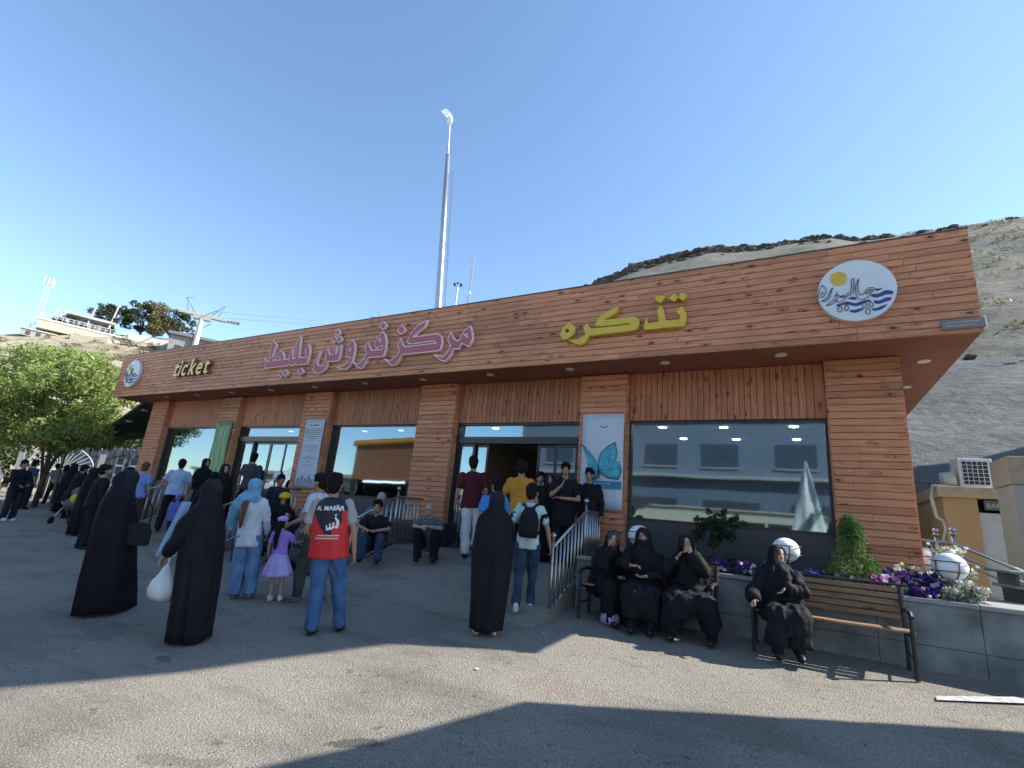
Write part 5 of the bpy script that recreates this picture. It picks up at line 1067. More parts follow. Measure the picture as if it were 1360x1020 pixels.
# mountain behind: slopes from the wall up to the ridge
def mz(x, y):
    zr = float(np.interp(x, rx, rz)); zf = 9.9 if x > -60 else max(1, 9.9 * (1 - (-60 - x) / 60)); t_ = min(1, (y - 29) / 61)
    return zf + (zr - zf) * (t_ ** .92) + (1.1 * fbm(x, y, 1, 5, .06) * math.sin(t_ * math.pi) + .22 * fbm(x, y, 3, 4, .3) * (1 if t_ > .02 else 0))
ridge = [(-140, 8), (-100, 14), (-75, 26), (-52, 40), (-40, 47.0), (-33.8, 49.4), (-29, 50.4), (-25.2, 52.0), (-17, 52.6), (-11.6, 53.0), (-7.7, 52.2), (-4, 52.1), (.85, 52), (7.6, 52), (11.4, 50.4), (20.5, 50.2), (25.2, 50), (28.4, 50.3), (31.6, 50), (36.2, 49.4), (50, 48), (80, 44), (120, 40), (180, 30)]
rx = [a for a, _ in ridge]; rz = [b_ for _, b_ in ridge]
cols_ = [-140 + 2.0 * i for i in range(161)]
rows = []
for i in range(46):
    t_ = i / 40; row = []
    for x in cols_:
        zr = float(np.interp(x, rx, rz)); zf = 9.9 if x > -60 else max(1, 9.9 * (1 - (-60 - x) / 60))
        if i <= 40:
            y = 29 + (90 - 29) * t_; z = mz(x, y)
        else: y = 90 + (i - 40) * 12; z = zr - (i - 40) * 6
        kx = x * (y / 90 * .9 + .1) if False else x * (.35 + .65 * y / 90)
        row.append((kx, y, z))
    rows.append(row)
tag(mesh_obj('mountain', *skinpoly(rows), dry, smooth=True), kind='structure')
conc_s = rockmat('shotcrete', [(.11, .118, .12), (.17, .18, .18), (.22, .228, .225), (.14, .15, .15)], .22, 1.0, 0)
rows = []
for i in range(26):
    t_ = i / 25; row = []
    for k in range(90):
        x = -26 + k * .8; y = 16.3 + 13.0 * t_; z = 3.2 + 7.3 * t_ ** .95 + .22 * fbm(x, y, 2, 4, .35) * math.sin(min(1, t_ * 3) * math.pi / 2); row.append((x * (1 + t_ * .3), y, z))
    rows.append(row)
tag(mesh_obj('sprayed_concrete_slope', *skinpoly(rows), conc_s, smooth=True), kind='structure')
# paler, lumpy rock band along the top of the slope
rk = G(); r2 = random.Random(31)
def rock(q, c, s, sq=.7):
    bmx = bmesh.new(); bmesh.ops.create_icosphere(bmx, subdivisions=2, radius=1); o_ = r2.uniform(0, 50)
    V = [];
    for v in bmx.verts:
        p = v.co * (1 + .5 * noise.noise(v.co * 1.3 + Vector((o_, 0, 0))) + .22 * noise.noise(v.co * 3.4 + Vector((0, o_, 0)))); V.append((c[0] + p.x * s, c[1] + p.y * s, c[2] + p.z * s * sq))
    F = [tuple(v.index for v in f.verts) for f in bmx.faces]; bmx.free(); q.add(V, F)
for k in range(300):
    x = r2.uniform(-35, 16); f = 1 if x < -3 else .6; y_ = 89.8 - abs(r2.gauss(0, 1.1)); s_ = r2.uniform(.6, 1.7) * f
    rock(rk, (x, y_, mz(x, y_) + r2.uniform(-.35, .1) * s_), s_, r2.uniform(.45, .8))
for k in range(60):
    x = r2.uniform(-32, 30); y_ = r2.uniform(80, 88); rock(rk, (x, y_, mz(x, y_)), r2.uniform(.2, .7))
tag(rk.make('rock_outcrop', rockmat('dark_rock', [(.07, .06, .053), (.15, .125, .105), (.24, .2, .175)], .8, 1.2)), 'jagged dark brown rocks along the mountain ridge above the fascia', 'rocks', kind='stuff')
rk2 = G()
for k in range(60): x = r2.uniform(5, 16); rock(rk2, (x, r2.uniform(28.5, 31), 10.4 + r2.uniform(-.4, .6)), r2.uniform(.08, .3), .5)
tag(rk2.make('pale_rubble', rockmat('pale_rock', [(.2, .195, .18), (.34, .32, .3)], .8, 1)), 'pale rubble lying at the top of the concrete slope', 'rubble', kind='stuff')
tuft = leaf_mat('dry_tuft', (.14, .12, .05), (.3, .26, .12), .2)
tb = [(x_, 88.5, mz(x_, 88.5), .6, .5, .3) for x_ in [r2.uniform(-30, 34) for _ in range(90)]] + [(x_ * (.35 + .65 * y_ / 90), y_, mz(x_, y_), .7, .7, .3) for x_, y_ in [(r2.uniform(14, 45), r2.uniform(33, 84)) for _ in range(170)]]
o = leafcloud('dry_grass', tb, 9000, .16, tuft, None, 8, 1.2, 4, .1); tag(o, 'dry grass tufts on the mountain slope and ridge', 'grass', kind='stuff')
# dark rubble-stone wall
def stonewall(label, x0, x1, z0, z1, y, cw, chh, seed, as_parts=True, group=None, mat=None, back=None):
    t = thing('stone_wall', label, 'wall', (0, y, 0)); r3_ = random.Random(seed)
    G().box(x0, x1, .03, .4, z0, z1).make('mortar_core', back or M('mortar_dark', (.05, .055, .06), .9), t)
    nx_ = int((x1 - x0) / cw); nz = max(1, int((z1 - z0) / chh)); st_ = M('wall_stone', (.1, .11, .12), .85, var=.3, scale=1.6, bmp=.6, bscale=14, island=.35) if mat is None else mat
    jj = {}
    def pt(i, k):
        if (i, k) not in jj: jj[(i, k)] = (x0 + i * cw + (r3_.uniform(-.3, .3) * cw if 0 < i < nx_ else 0) + (cw * .5 if k % 2 and 0 < i < nx_ else 0) * .6, z0 + (z1 - z0) * k / nz + (r3_.uniform(-.28, .28) * chh if 0 < k < nz else 0))
        return jj[(i, k)]
    allq = G()
    for i in range(nx_):
        for k in range(nz):
            P4 = [pt(i, k), pt(i + 1, k), pt(i + 1, k + 1), pt(i, k + 1)]; cx = sum(p[0] for p in P4) / 4; cz = sum(p[1] for p in P4) / 4
            ring = []
            for j in range(4):
                a, b_ = P4[j], P4[(j + 1) % 4]; ring.append((a[0] * .82 + b_[0] * .18, a[1] * .82 + b_[1] * .18)); ring.append((a[0] * .2 + b_[0] * .8, a[1] * .2 + b_[1] * .8))
            sh_ = lambda p, s: (cx + (p[0] - cx) * s, cz + (p[1] - cz) * s)
            d = r3_.uniform(.02, .06); V = [(*[sh_(p, .93)[0]], .04, sh_(p, .93)[1]) for p in ring] + [(sh_(p, .84)[0], -d, sh_(p, .84)[1]) for p in ring]
            F = [(j, (j + 1) % 8, (j + 1) % 8 + 8, j + 8) for j in range(8)] + [tuple(range(8, 16))]
            if as_parts: mesh_obj('stone', V, F, st_, t)
            else: allq.add(V, F)
    if not as_parts: o_ = allq.make('stone', st_, t); o_['kind'] = 'stuff'
    return t
stonewall('dark rubble stone wall below the concrete slope behind the orange booth', 1.2, 9.2, 1.2, 3.3, 16, .62, .42, 4)
G().box(-30, 1.2, 16, 16.4, 0, 3.3).box(9.2, 30, 16, 16.4, 0, 3.4).make('wall', M('mortar_dark', (.05, .055, .06), .9), thing('side_wall', 'plain dark stretches of wall either side of the rubble stone wall', 'wall'))
# orange booth with sign and air conditioner
org = M('booth_orange', (.46, .28, .13), .6, var=.1, scale=2, bmp=.1); tan = M('booth_tan', (.42, .32, .21), .6)
bo = thing('booth', 'orange plastered booth with flat rim roof behind the ramp railing', 'booth', (2.42, 12, 0))
G().box(0, .12, 0, 2.4, .2, 2.62).box(.12, .48, .0, .12, .2, 2.62).box(1.45, 1.7, 0, .12, .2, 2.62).box(.12, 1.7, 2.28, 2.4, .2, 2.62).box(1.58, 1.7, .12, 2.28, .2, 2.62).make('wall', org, bo)
G().box(-.07, 1.8, -.07, 2.47, 2.621, 2.82).make('roof_rim', tan, bo, bevel=.01)
G().box(.48, 1.3, .03, .07, .2, 2.38).make('door', M('booth_door', (.45, .45, .47), .5, var=.05), bo)
G().box(1.3, 1.45, .0, .1, .2, 2.3).make('door_post', M('booth_dark', (.15, .12, .1), .6), bo)
sgn = thing('booth_sign', 'dark grey sign with pale outlined lettering on the orange booth', 'sign', (2.98, 11.98, 2.4))
G().box(0, .34, -.03, .01, .03, .19).make('board', M('sign_grey', (.09, .11, .11), .5), sgn)
text_obj('lettering', 'BARON', (.02, -.036, .07), .105, M('sign_letters', (.5, .5, .48), .5), sgn, .004, 0, 0, 1.0)
G().box(1.32, 1.72, -.04, .0, 2.26, 2.36).make('lamp_strip', M('strip_pale', (.6, .62, .6), .4), bo)
ac = thing('air_conditioner', 'white outdoor air conditioner unit standing on the booth roof', 'air conditioner', (2.78, 12.35, 2.822), R(8))
G().box(0, .52, 0, .34, .02, .58).make('casing', M('ac_white', (.6, .62, .64), .4), ac, bevel=.012); q = G()
for i in range(5): q.box(.06 + i * .075, .06 + i * .075 + .055, -.012, .004, .1, .5)
G().box(.05, .44, -.006, .003, .08, .52).make('grille_back', SHB, ac)
q = G()
for i in range(6): q.box(.05 + i * .078, .058 + i * .078, -.014, -.004, .08, .52)
for k in range(7): q.box(.05, .448, -.016, -.006, .08 + k * .0725, .088 + k * .0725)
q.make('grille', M('ac_white', (.6, .62, .64), .4), ac)
q = G(); q.box(.04, .14, -.0, .3, 0, .02).box(.38, .48, 0, .3, 0, .02); q.make('foot', SHB, ac)
fn = thing('fan_unit', 'round beige fan housing beside the air conditioner', 'fan', (2.62, 12.4, 2.98))
G().lathe([(.06, -.1), (.15, -.09), (.15, .09), (.12, .1)], (0, 0, 0), 20).make('housing', M('fan_beige', (.5, .47, .4), .5), fn).rotation_euler = (0, R(80), 0)
G().box(-.1, .1, -.06, .06, -.158, -.13).make('foot', SHB, fn)
pc = thing('cable_pipe', 'pale corrugated hose running down the left side of the booth', 'hose')
G().tube([(2.6, 12.35, 2.86), (2.32, 12.1, 2.84), (2.26, 12.0, 2.6), (2.3, 11.98, 2.25), (2.38, 11.97, 2.2)], .028, 8).tube([(2.38, 11.97, 2.2), (2.4, 11.97, 2.05), (2.33, 11.97, 1.8), (2.38, 11.97, 1.5)], .02, 7).make('hose', M('hose_pale', (.45, .47, .46), .6), pc, True)
# second cabinet at the frame edge
kb = thing('kiosk_cabinet', 'tan topped kiosk cabinet with a green screen cut by the right frame edge', 'kiosk', (2.83, 9.98, 0))
G().box(0, .9, 0, .7, .3, 2.68).make('cabinet_body', M('cab_grey', (.28, .27, .25), .5, var=.06), kb, bevel=.01); G().box(-.03, .93, -.04, .74, 2.68, 3.09).make('header', M('cab_tan', (.3, .24, .18), .5), kb, bevel=.01)
G().box(.14, .8, -.012, .0, 1.9, 2.63).make('screen', M('screen_green', (.1, .4, .33), .3, var=.05), kb)
# ramp handrail behind the planter
hr_ = thing('ramp_railing', 'sunlit steel railing descending to the right behind the planter', 'railing')
for (x, y, z0, z1) in ((1.79, 9.5, .6, 1.95), (1.98, 9.5, .6, 1.98), (1.57, 9.5, .6, 1.8)):
    G().tube([(x, y, z0), (x, y, z1 - .05)], .03, 10).ell((x, y, z1 - .02), (.04, .04, .035)).lathe([(.045, 0), (.045, .02)], (x, y, z1 - .09), 10).make('post', steel, hr_, True)
for i in range(7): x = 1.55 + .06 * i; G().tube([(x, 9.5, .7), (x, 9.5, 1.77)], .013, 6).make('baluster', steel, hr_, True)
for dz, rr_ in ((0, .025), (-.14, .016), (-.24, .012)):
    G().tube([(1.1, 9.5, 1.79 + dz), (1.98, 9.5, 1.77 + dz), (3.1, 9.5, 1.28 + dz)], rr_, 8).make('rail', steel, hr_, True)
G().box(1.5, 4, 8.99, 9.3, 0, .95).make('retaining_kerb', capm, thing('kerb_block', 'low concrete kerb under the sunlit ramp railing', 'kerb'))
bn = thing('litter_bin', 'dark grey green bin with overhanging lid at the right edge', 'bin', (2.5, 9.02, .55), R(10))
G().lathe([(.2, 0), (.24, .05), (.27, .7), (.27, .72)], (0.05, 0, 0), 4).make('bin_body', M('bin_green', (.045, .06, .06), .5), bn); G().box(-.2, .42, -.27, .27, .72, .76).box(-.26, .46, -.3, .3, .9, .935).make('lid', M('bin_lid', (.16, .19, .19), .4), bn, bevel=.008)
for a in (-.16, .33): G().box(a, a + .04, -.2, .2, .76, .9).make('lid_post', M('bin_green', (.045, .06, .06), .5), bn)

# ------------------------------------------------------------------ poles and towers
mst = thing('light_mast', 'tall tapering galvanised mast rising behind the roof', 'mast', (-13.25, 16, 0))
def mt(z): return (-.09 * (z - 10.1) * .9 + .0, 0, z)
G().tube([mt(3.3), mt(10), mt(14), mt(18.4)], [.19, .165, .135, .1], 16).make('shaft', M('galvanised', (.45, .46, .47), .35, .8, var=.12), mst, True)
G().tube([mt(18.4), mt(20.3)], [.06, .035], 8).make('top_pole', M('galvanised_thin', (.5, .5, .5), .5, .4), mst)
for k in range(2): a, b_, c = mt(3.3 + 0), mt(10), mt(17.4); dx = .24 + k * .07; G().tube([(a[0] + dx, .1, a[2]), (b_[0] + dx, .1, b_[2]), (c[0] + dx, .1, c[2])], .009, 5).make('ladder_rail', SHG, mst)
q = G(); 
for i in range(44): z = 3.5 + i * .31; a = mt(z); q.tube([(a[0] + .25, .1, z), (a[0] + .31, .1, z)], .008, 4)
q.make('ladder_rungs', SHG, mst)
a = mt(20.6); G().ell((a[0], 0, 20.5), (.16, .12, .28)).make('lantern', wht, mst, True); G().add([(a[0] - .2, -.1, 20.7), (a[0] - .62, -.1, 21.2), (a[0] - .5, .15, 21.55), (a[0] - .12, .15, 21.1), (a[0] - .2, -.06, 20.67), (a[0] - .62, -.06, 21.17), (a[0] - .5, .19, 21.52), (a[0] - .12, .19, 21.07)], [(0, 1, 2, 3), (7, 6, 5, 4), (0, 4, 5, 1), (1, 5, 6, 2), (2, 6, 7, 3), (3, 7, 4, 0)]).make('solar_panel', M('panel_pale', (.5, .58, .66), .15), mst)
pm_ = thing('lamp_post', 'thin lamp post with clustered floodlights right of the tall mast', 'lamp post', (-23.1, 30, 0))
G().tube([(0, 0, 3), (0, 0, 19.4)], [.14, .07], 8).make('pole', M('galvanised_thin', (.5, .5, .5), .5, .4), pm_); q = G()
for k in range(6): a = k * 1.05; q.ell((.3 * math.cos(a), .3 * math.sin(a), 19.5), (.14, .1, .08), 8, 5)
q.make('floodlight', SHG, pm_)
an = thing('lattice_antenna', 'thin lattice antenna far behind the roof', 'antenna', (-43.8, 60, 30)); q = G()
for z in range(24):
    w0 = .22; q.tube([(-w0, 0, z * .5), (w0, 0, z * .5 + .5)], .03, 4).tube([(w0, 0, z * .5), (-w0, 0, z * .5 + .5)], .03, 4)
for s_ in (-1, 1): q.tube([(s_ * .22, 0, 0), (s_ * .22, 0, 12)], .04, 4)
q.make('lattice', M('red_white', (.4, .35, .35), .6), an); G().ell((0, 0, 5.5), (.35, .2, .4)).make('dish', wht, an)
tw = M('tower_concrete', (.55, .53, .48), .7); twd = M('tower_steel', (.12, .12, .13), .6)
def lift_tower(label, x, y, z, s, zb):
    t = thing('lift_tower', label, 'lift tower', (x, y, z), math.atan2(-x, y) - .1, 'cable lift towers beyond the roof')
    t.scale = (s, s, s)
    G().tube([(0, 0, zb), (0, 0, 0)], [.5, .4], 12).make('column', tw, t)
    G().box(-3.6, 3.6, -.35, .35, 0, .55).box(-1.3, 1.3, -.4, .4, -.5, 0).make('crossarm', M('arm_grey', (.35, .34, .31), .6), t, bevel=.05)
    q = G()
    for s_ in (-1, 1): q.tube([(s_ * 1.2, 0, .5), (s_ * 2.9, 0, 2.9), (s_ * 2.2, 0, .5)], .09, 5)
    q.tube([(-2.9, 0, 2.9), (-1.8, 0, 3.0)], .05, 4); q.make('lifting_frame', twd, t)
    q = G()
    for s_ in (-1, 1):
        for k in range(6): q.ell((s_ * 4.2 + (k - 2.5) * .5, 0, .15 + .05 * k * s_), (.24, .12, .24), 10, 6)
        q.box(s_ * 4.2 - 1.5, s_ * 4.2 + 1.5, -.1, .1, .05, .25)
    q.make('pulley_wheel', twd, t); return t
lift_tower('nearest cable lift tower with pale column above the left fascia', -94.0, 46.9, 32.2, 1.08, -14)
lift_tower('small distant cable lift tower just left of the mast', -86, 84, 45.8, .62, -30)
lift_tower('smallest cable lift tower peeking over the roof edge by the mast', -82.5, 90, 46.8, .55, -30)
cb = thing('lift_cables', 'thin cable lift ropes strung between the towers', 'cable'); q = G()
for dz in (0, 1.2): q.tube([(-93, 48.3, 32.6 + dz), (-88, 66, 37.6 + dz * .7), (-86, 84, 46 + dz * .5)], .045, 4)
q.tube([(-88.5, 46.3, 32.6), (-106, 38, 22), (-119, 30, 12)], .05, 4).tube([(-97, 50.3, 32.6), (-114, 44, 23), (-128, 36, 10)], .05, 4); q.make('rope', twd, cb)
# ------------------------------------------------------------------ left hill with its terrace, buildings, masts, trees
rl = [(-250, -70, 4), (-180, -30, 10), (-140, -8, 16), (-122, 10, 20.3), (-117.9, 22.6, 22.5), (-116.8, 27.5, 24), (-115.7, 31.7, 25.6), (-114.7, 35.2, 27), (-113.7, 38.4, 28.0), (-111.9, 43.4, 29.2), (-109, 50.3, 30.6), (-106.7, 54.9, 31), (-102.9, 61.7, 32), (-95.5, 72.7, 33), (-86, 84, 33), (-78, 98, 33), (-60, 120, 34), (-20, 140, 30)]
rows = []
for i in range(40):
    t_ = i / 32; row = []
    for k in range(len(rl) * 8 - 7):
        a = k / 8; j = min(int(a), len(rl) - 2); f = a - j; px, py, pz = [rl[j][m_] * (1 - f) + rl[j + 1][m_] * f for m_ in range(3)]
        if t_ <= 1: s_ = .36 + .64 * t_; z = .4 + (pz - .4) * (t_ ** 1.15) + (1.5 * fbm(px * s_, py * s_, 5, 5, .06) + .25 * round(2 * fbm(px * s_, py * s_, 8, 2, .05))) * math.sin(t_ * math.pi)
        else: s_ = t_ + (t_ - 1); z = pz - (t_ - 1) * 30
        row.append((px * s_, py * s_ + (0 if s_ > .5 else 0), z))
    rows.append(row)
tag(mesh_obj('hill', *skinpoly(rows), rockmat('sandy_hillside', [(.17, .14, .09), (.3, .26, .18), (.42, .37, .27), (.24, .21, .14), (.48, .43, .34)], .07), smooth=True), kind='structure')
hw = M('house_white', (.45, .44, .42), .7); hs = M('house_sand', (.5, .44, .33), .8, var=.12, scale=.6); hg = M('house_grey', (.2, .21, .23), .8); hdk = M('dark_opening', (.04, .045, .05), .6)
def face(o, x, y): o.rotation_euler = (0, 0, math.atan2(-x, y) * 1.0); return o
def hilltop(name, label, cat, x, y, z, rz=None, group=None):
    t = thing(name, label, cat, (x, y, z), math.atan2(-x, y) if rz is None else rz, group); return t
t = hilltop('terrace_house', 'white railed terrace house on the left hilltop', 'house', -111, 36.2, 26.6)
G().box(-6, 6, 0, 5, -.5, 1.0).make('terrace_wall', hs, t); G().box(-6.1, 6.1, -.1, 5, 1.0, 1.35).make('slab', hw, t)
G().box(-2.2, 3.4, 1.5, 5, 1.35, 3.4).make('wall', hg, t); G().box(-2.8, 4.2, .8, 5.4, 3.4, 3.85).make('roof', M('roof_pale', (.38, .37, .36), .8), t)
for k in range(4): G().box(-1.8 + k * 1.4, -1.0 + k * 1.4, 1.46, 1.5, 1.7, 3.0).make('window', hdk, t)
q = G(); [q.tube([(-6 + .75 * k, -.05, 1.35), (-6 + .75 * k, -.05, 2.2)], .06, 4) for k in range(17)]; q.tube([(-6, -.05, 2.2), (6, -.05, 2.2)], .07, 4).tube([(-6, -.05, 1.8), (6, -.05, 1.8)], .05, 4); q.make('railing', hw, t)
t = hilltop('retaining_wall', 'angular sand coloured retaining wall below the hilltop terrace', 'wall', -106.5, 37.5, 22.0)
G().add([(-4, 0, 0), (1, -2, 0), (5, 0, .5), (5, 3, .5), (-4, 3, 0), (-4, 0, 3.4), (1, -2, 3.8), (5, 0, 4), (5, 3, 4), (-4, 3, 3.4)], [(0, 1, 6, 5), (1, 2, 7, 6), (2, 3, 8, 7), (3, 4, 9, 8), (4, 0, 5, 9), (5, 6, 7, 8, 9), (4, 3, 2, 1, 0)]).make('wall', hs, t)
t = hilltop('retaining_wall', 'dark grey retaining wall right of the sand coloured one', 'wall', -104, 42.5, 24.4)
G().box(-3.4, 3.4, 0, 1.5, -1, 1.9).make('wall', hg, t)
t = hilltop('hilltop_shed', 'low pale shed with white posts on the far left hilltop', 'shed', -112.5, 31.2, 24.2)
t.scale = (.6, .6, .6); G().box(-4, 3.5, 0, 3, 0, 1.9).make('wall', M('shed_grey', (.28, .28, .27), .8), t); G().box(-4.2, 3.7, -.3, 3.2, 1.9, 2.2).make('roof', hw, t)
for k in range(3): G().box(-3 + 2.2 * k, -2 + 2.2 * k, -.04, 0, .3, 1.5).make('window', hdk, t)
t = hilltop('station_building', 'long flat dark roofed station building beside the lift tower', 'building', -92, 51.5, 23.2)
G().box(-9, 11, 0, 8, 0, 4.8).make('wall', M('station_stone', (.24, .23, .23), .85, var=.2, scale=1.2), t); G().box(-9.4, 11.4, -.6, 8.4, 4.8, 5.3).make('roof', M('station_roof', (.15, .15, .17), .8), t)
for k in range(6): G().box(-8 + 3 * k, -7 + 3 * k, -.05, 0, 1.8, 3.0).make('window', hdk, t)
t = hilltop('white_parapet', 'stepped white parapet wall leading to the station', 'wall', -104, 49, 27.8)
G().box(-8, 6, 0, .8, -.5, .9).box(-3, 2, -1, 0, -.8, .3).make('wall', hw, t)
for lb, x, y, z in (('leaning white post left of the hilltop trees', -111, 39.8, 29), ('shorter pale post beside the terrace house', -112.2, 36.9, 28.6)):
    t = hilltop('white_post', lb, 'post', x, y, z); G().tube([(0, 0, 0), (.5, 0, 5.2 if 'leaning' in lb else 4)], [.17, .14], 8).make('post', hw, t)
def cell_mast(label, x, y, z, h):
    t = hilltop('cell_mast', label, 'antenna mast', x, y, z, group='lattice phone masts on the left hilltop'); q = G(); n = int(h / 1.1)
    for i in range(n):
        w0 = .55 - .3 * i / n; w1 = .55 - .3 * (i + 1) / n; z0, z1 = i * h / n, (i + 1) * h / n
        q.tube([(-w0, 0, z0), (w1, 0, z1)], .045, 4).tube([(w0, 0, z0), (-w1, 0, z1)], .045, 4).tube([(-w0, 0, z0), (-w1, 0, z1)], .06, 4).tube([(w0, 0, z0), (w1, 0, z1)], .06, 4)
    q.make('lattice', M('mast_steel', (.4, .42, .45), .5), t)
    for k, (a, zz) in enumerate(((-1, .2), (-.2, .0), (.9, -.1), (.5, .3))): G().box(a * .7 - .13, a * .7 + .13, -.1, .1, h - 1.3 + zz, h + .2 + zz).make('antenna_panel', M('antenna_grey', (.42, .45, .48), .5), t)
    q = G(); q.tube([(-.8, 0, h - .8), (.8, 0, h - .8)], .05, 4).tube([(-.8, 0, h), (.8, 0, h)], .05, 4); q.make('bracket', SHG, t)
cell_mast('taller slim phone mast on the left hilltop', -115.4, 31.2, 25.5, 10.2).__class__ if False else None
cell_mast('taller slim phone mast on the left hilltop', -115.6, 31.0, 25.5, 10.2); cell_mast('shorter phone mast with bulky white antennas', -115.3, 33.9, 26.0, 4.6)
# trees
bark = MATS['bark']
def tree(name, label, x, y, z, h, blobs, n, size, mat, limbs, tr=.16, seed=1, **k):
    t = thing(name, label, 'tree', (x, y, z)); leafcloud('crown', blobs, n, size, mat, t, seed, **k)
    q = G()
    for pts, rs in limbs: q.tube(pts, rs, 8)
    q.make('trunk', bark, t, True); return t
r2 = random.Random(21)
lm = leaf_mat('bright_leaf', (.16, .22, .06), (.44, .52, .19), .5)
def crown(cx, cz, rx_, rz_, n, rb, r_=r2): 
    out = []
    for _ in range(n):
        a = r_.uniform(0, 6.28); u = r_.uniform(0, 1) ** .5; zz = r_.uniform(-1, 1); k_ = math.sqrt(max(0, 1 - zz * zz)); out.append((cx + rx_ * u * k_ * math.cos(a), rx_ * u * k_ * math.sin(a), cz + rz_ * zz, rb * r_.uniform(.6, 1.2), rb * r_.uniform(.6, 1.2), rb * r_.uniform(.5, 1)))
    return out
tree('broad_tree', 'bright sunlit feathery tree at the left frame edge', -24.4, 8.2, .4, 6, crown(-.2, 4.0, 2.9, 1.7, 120, .55) + crown(-.8, 3.1, 2.3, .7, 40, .45), 46000, .075, lm,
     [([(0, 0, 0), (.05, 0, 1.3), (-.3, 0, 2.6), (-1, .2, 4)], [.1, .085, .06, .03]), ([(.05, 0, 1.2), (.6, .1, 2.4), (1.4, 0, 3.6)], [.07, .05, .02]), ([(0, 0, .9), (.2, -.4, 2.4), (.5, -.9, 4)], [.06, .04, .02])], seed=3, aspect=2.6, up_bias=-.2)
tree('broad_tree', 'second leafy tree half cut by the left frame edge', -28.5, 5.6, .3, 6, crown(0, 4.2, 2.6, 1.8, 60, .65), 20000, .085, lm, [([(0, 0, 0), (.1, 0, 1.6), (-.3, 0, 4)], [.18, .14, .05])], seed=4, aspect=2.6)
dm_ = leaf_mat('deep_leaf', (.03, .05, .02), (.1, .14, .05), .3)
for lb, x, y, h_ in (('dark bushy tree behind the far stone wall, nearest the office', -26.5, 17, 3.6), ('dark bushy tree behind the far stone wall, middle', -33, 17.5, 4.2), ('dark bushy tree behind the far stone wall, beside the gate', -41, 17, 4.5), ('dark bushy tree beyond the minibus at the frame edge', -44, 11.5, 4.5)):
    tree('bushy_tree', lb, x, y, .4, h_, crown(0, h_ * .55, 3.4, h_ * .42, 40, .8), 9000, .14, dm_, [([(0, 0, 0), (.1, 0, h_ * .6)], [.16, .08])], seed=int(-x), aspect=2.4)
cm_ = leaf_mat('conifer_leaf', (.02, .035, .02), (.09, .11, .05), .15); om = leaf_mat('olive_leaf', (.1, .09, .04), (.22, .19, .08), .2)
for lb, x, y, z, rx_, rz_, n, mt_ in (('dark conifer behind the terrace house', -114, 40.8, 29.5, 3.4, 2.6, 14, cm_), ('wide dark pine right of the leaning post', -111.5, 45.2, 31, 3.8, 3.0, 16, cm_), ('olive toned pine in the middle of the hilltop clump', -109.2, 46.6, 30.6, 3.0, 3.2, 14, om), ('rightmost dark pine of the hilltop clump', -108.6, 50.6, 31, 3.1, 3.0, 15, cm_), ('low dark bush left of the terrace house roof', -115.3, 36.6, 28.2, 3.6, 1.2, 10, cm_)):
    tree('pine_tree', lb, x, y, z, 5, crown(0, rz_ * .9, rx_, rz_ * .9, n * 3, .8), 4200, .26, mt_, [([(0, 0, -1.5), (.1, 0, rz_)], [.25, .1])], seed=int(x * -7) % 99, aspect=3, up_bias=.4)
sc_ = [(px_ * s2, py_ * s2, 0, s2) for px_, py_, s2 in []]
bb = []
for k in range(120):
    j = r2.randrange(4, 12); f = r2.random(); t_ = r2.uniform(.45, .98); px, py, pz = [rl[j][m_] * (1 - f) + rl[j + 1][m_] * f for m_ in range(3)]; s_ = .36 + .64 * t_
    bb.append((px * s_, py * s_, .4 + (pz - .4) * t_ ** 1.15 + .3, r2.uniform(.5, 1.2), r2.uniform(.5, 1.2), r2.uniform(.3, .6)))
tag(leafcloud('scrub', bb, 9000, .16, om, None, 5, .5, 2.5, .2), 'scattered scrub and dry bushes over the left hillside', 'undergrowth', kind='stuff')
# canopy shed at the left end of the office
cs = thing('green_canopy', 'sloping dark green netted canopy at the left end of the office', 'canopy')
gn, nt, b = newmat('net_green'); P = N(nt, 'ShaderNodeNewGeometry').outputs['Position']; wv2 = N(nt, 'ShaderNodeTexWave'); wv2.inputs['Scale'].default_value = 1.6; wv2.inputs['Distortion'].default_value = 2.5; nt.links.new(P, wv2.inputs['Vector']); nt.links.new(ramp(nt, wv2.outputs[0], [(0, (.012, .028, .024)), (.6, (.03, .06, .05)), (1, (.07, .12, .1))]), b.inputs['Base Color']); b.inputs['Roughness'].default_value = .8
rows = []
for i in range(9):
    v = i / 8; row = []
    for k in range(15):
        u = k / 14; row.append((-20.6 - 5.4 * u, 9.2 + 6 * v, 4.62 - 1.75 * u + 1.75 * v - .28 * math.sin(u * math.pi) + .05 * math.sin(u * 30)))
    rows.append(row)
o = mesh_obj('netting', *skinpoly(rows), gn, cs, True); o.modifiers.new('s', 'SOLIDIFY').thickness = .03
G().tube([(-20.6, 9.18, 4.6), (-23.3, 9.18, 3.45), (-26, 9.18, 2.85)], .04, 6).make('frame', SHG, cs)
for y_, z_ in ((9.2, 2.83), (15.2, 4.6)): G().tube([(-26, y_, z_), (-26, y_, .4)], .05, 6).make('canopy_post', SHG, cs)
for k in range(3): G().lathe([(.09, 0), (.12, .03)], (-20.9 - .9 * k, 9.3, 4.2 - .4 * k), 12).make('spotlight', lens, cs)
G().box(-21.6, -20.5, 10.5, 10.6, .5, 3.6).make('timber_panel', WSOF, cs)
rk_ = thing('postcard_rack', 'white wire display rack with dark cards under the green canopy', 'rack', (-20.9, 9.0, .45)); 
G().tube([(-.28, .02, 0), (-.28, .02, 1.97), (.28, .02, 1.97), (.28, .02, 0)], .02, 6).make('frame', wht, rk_)
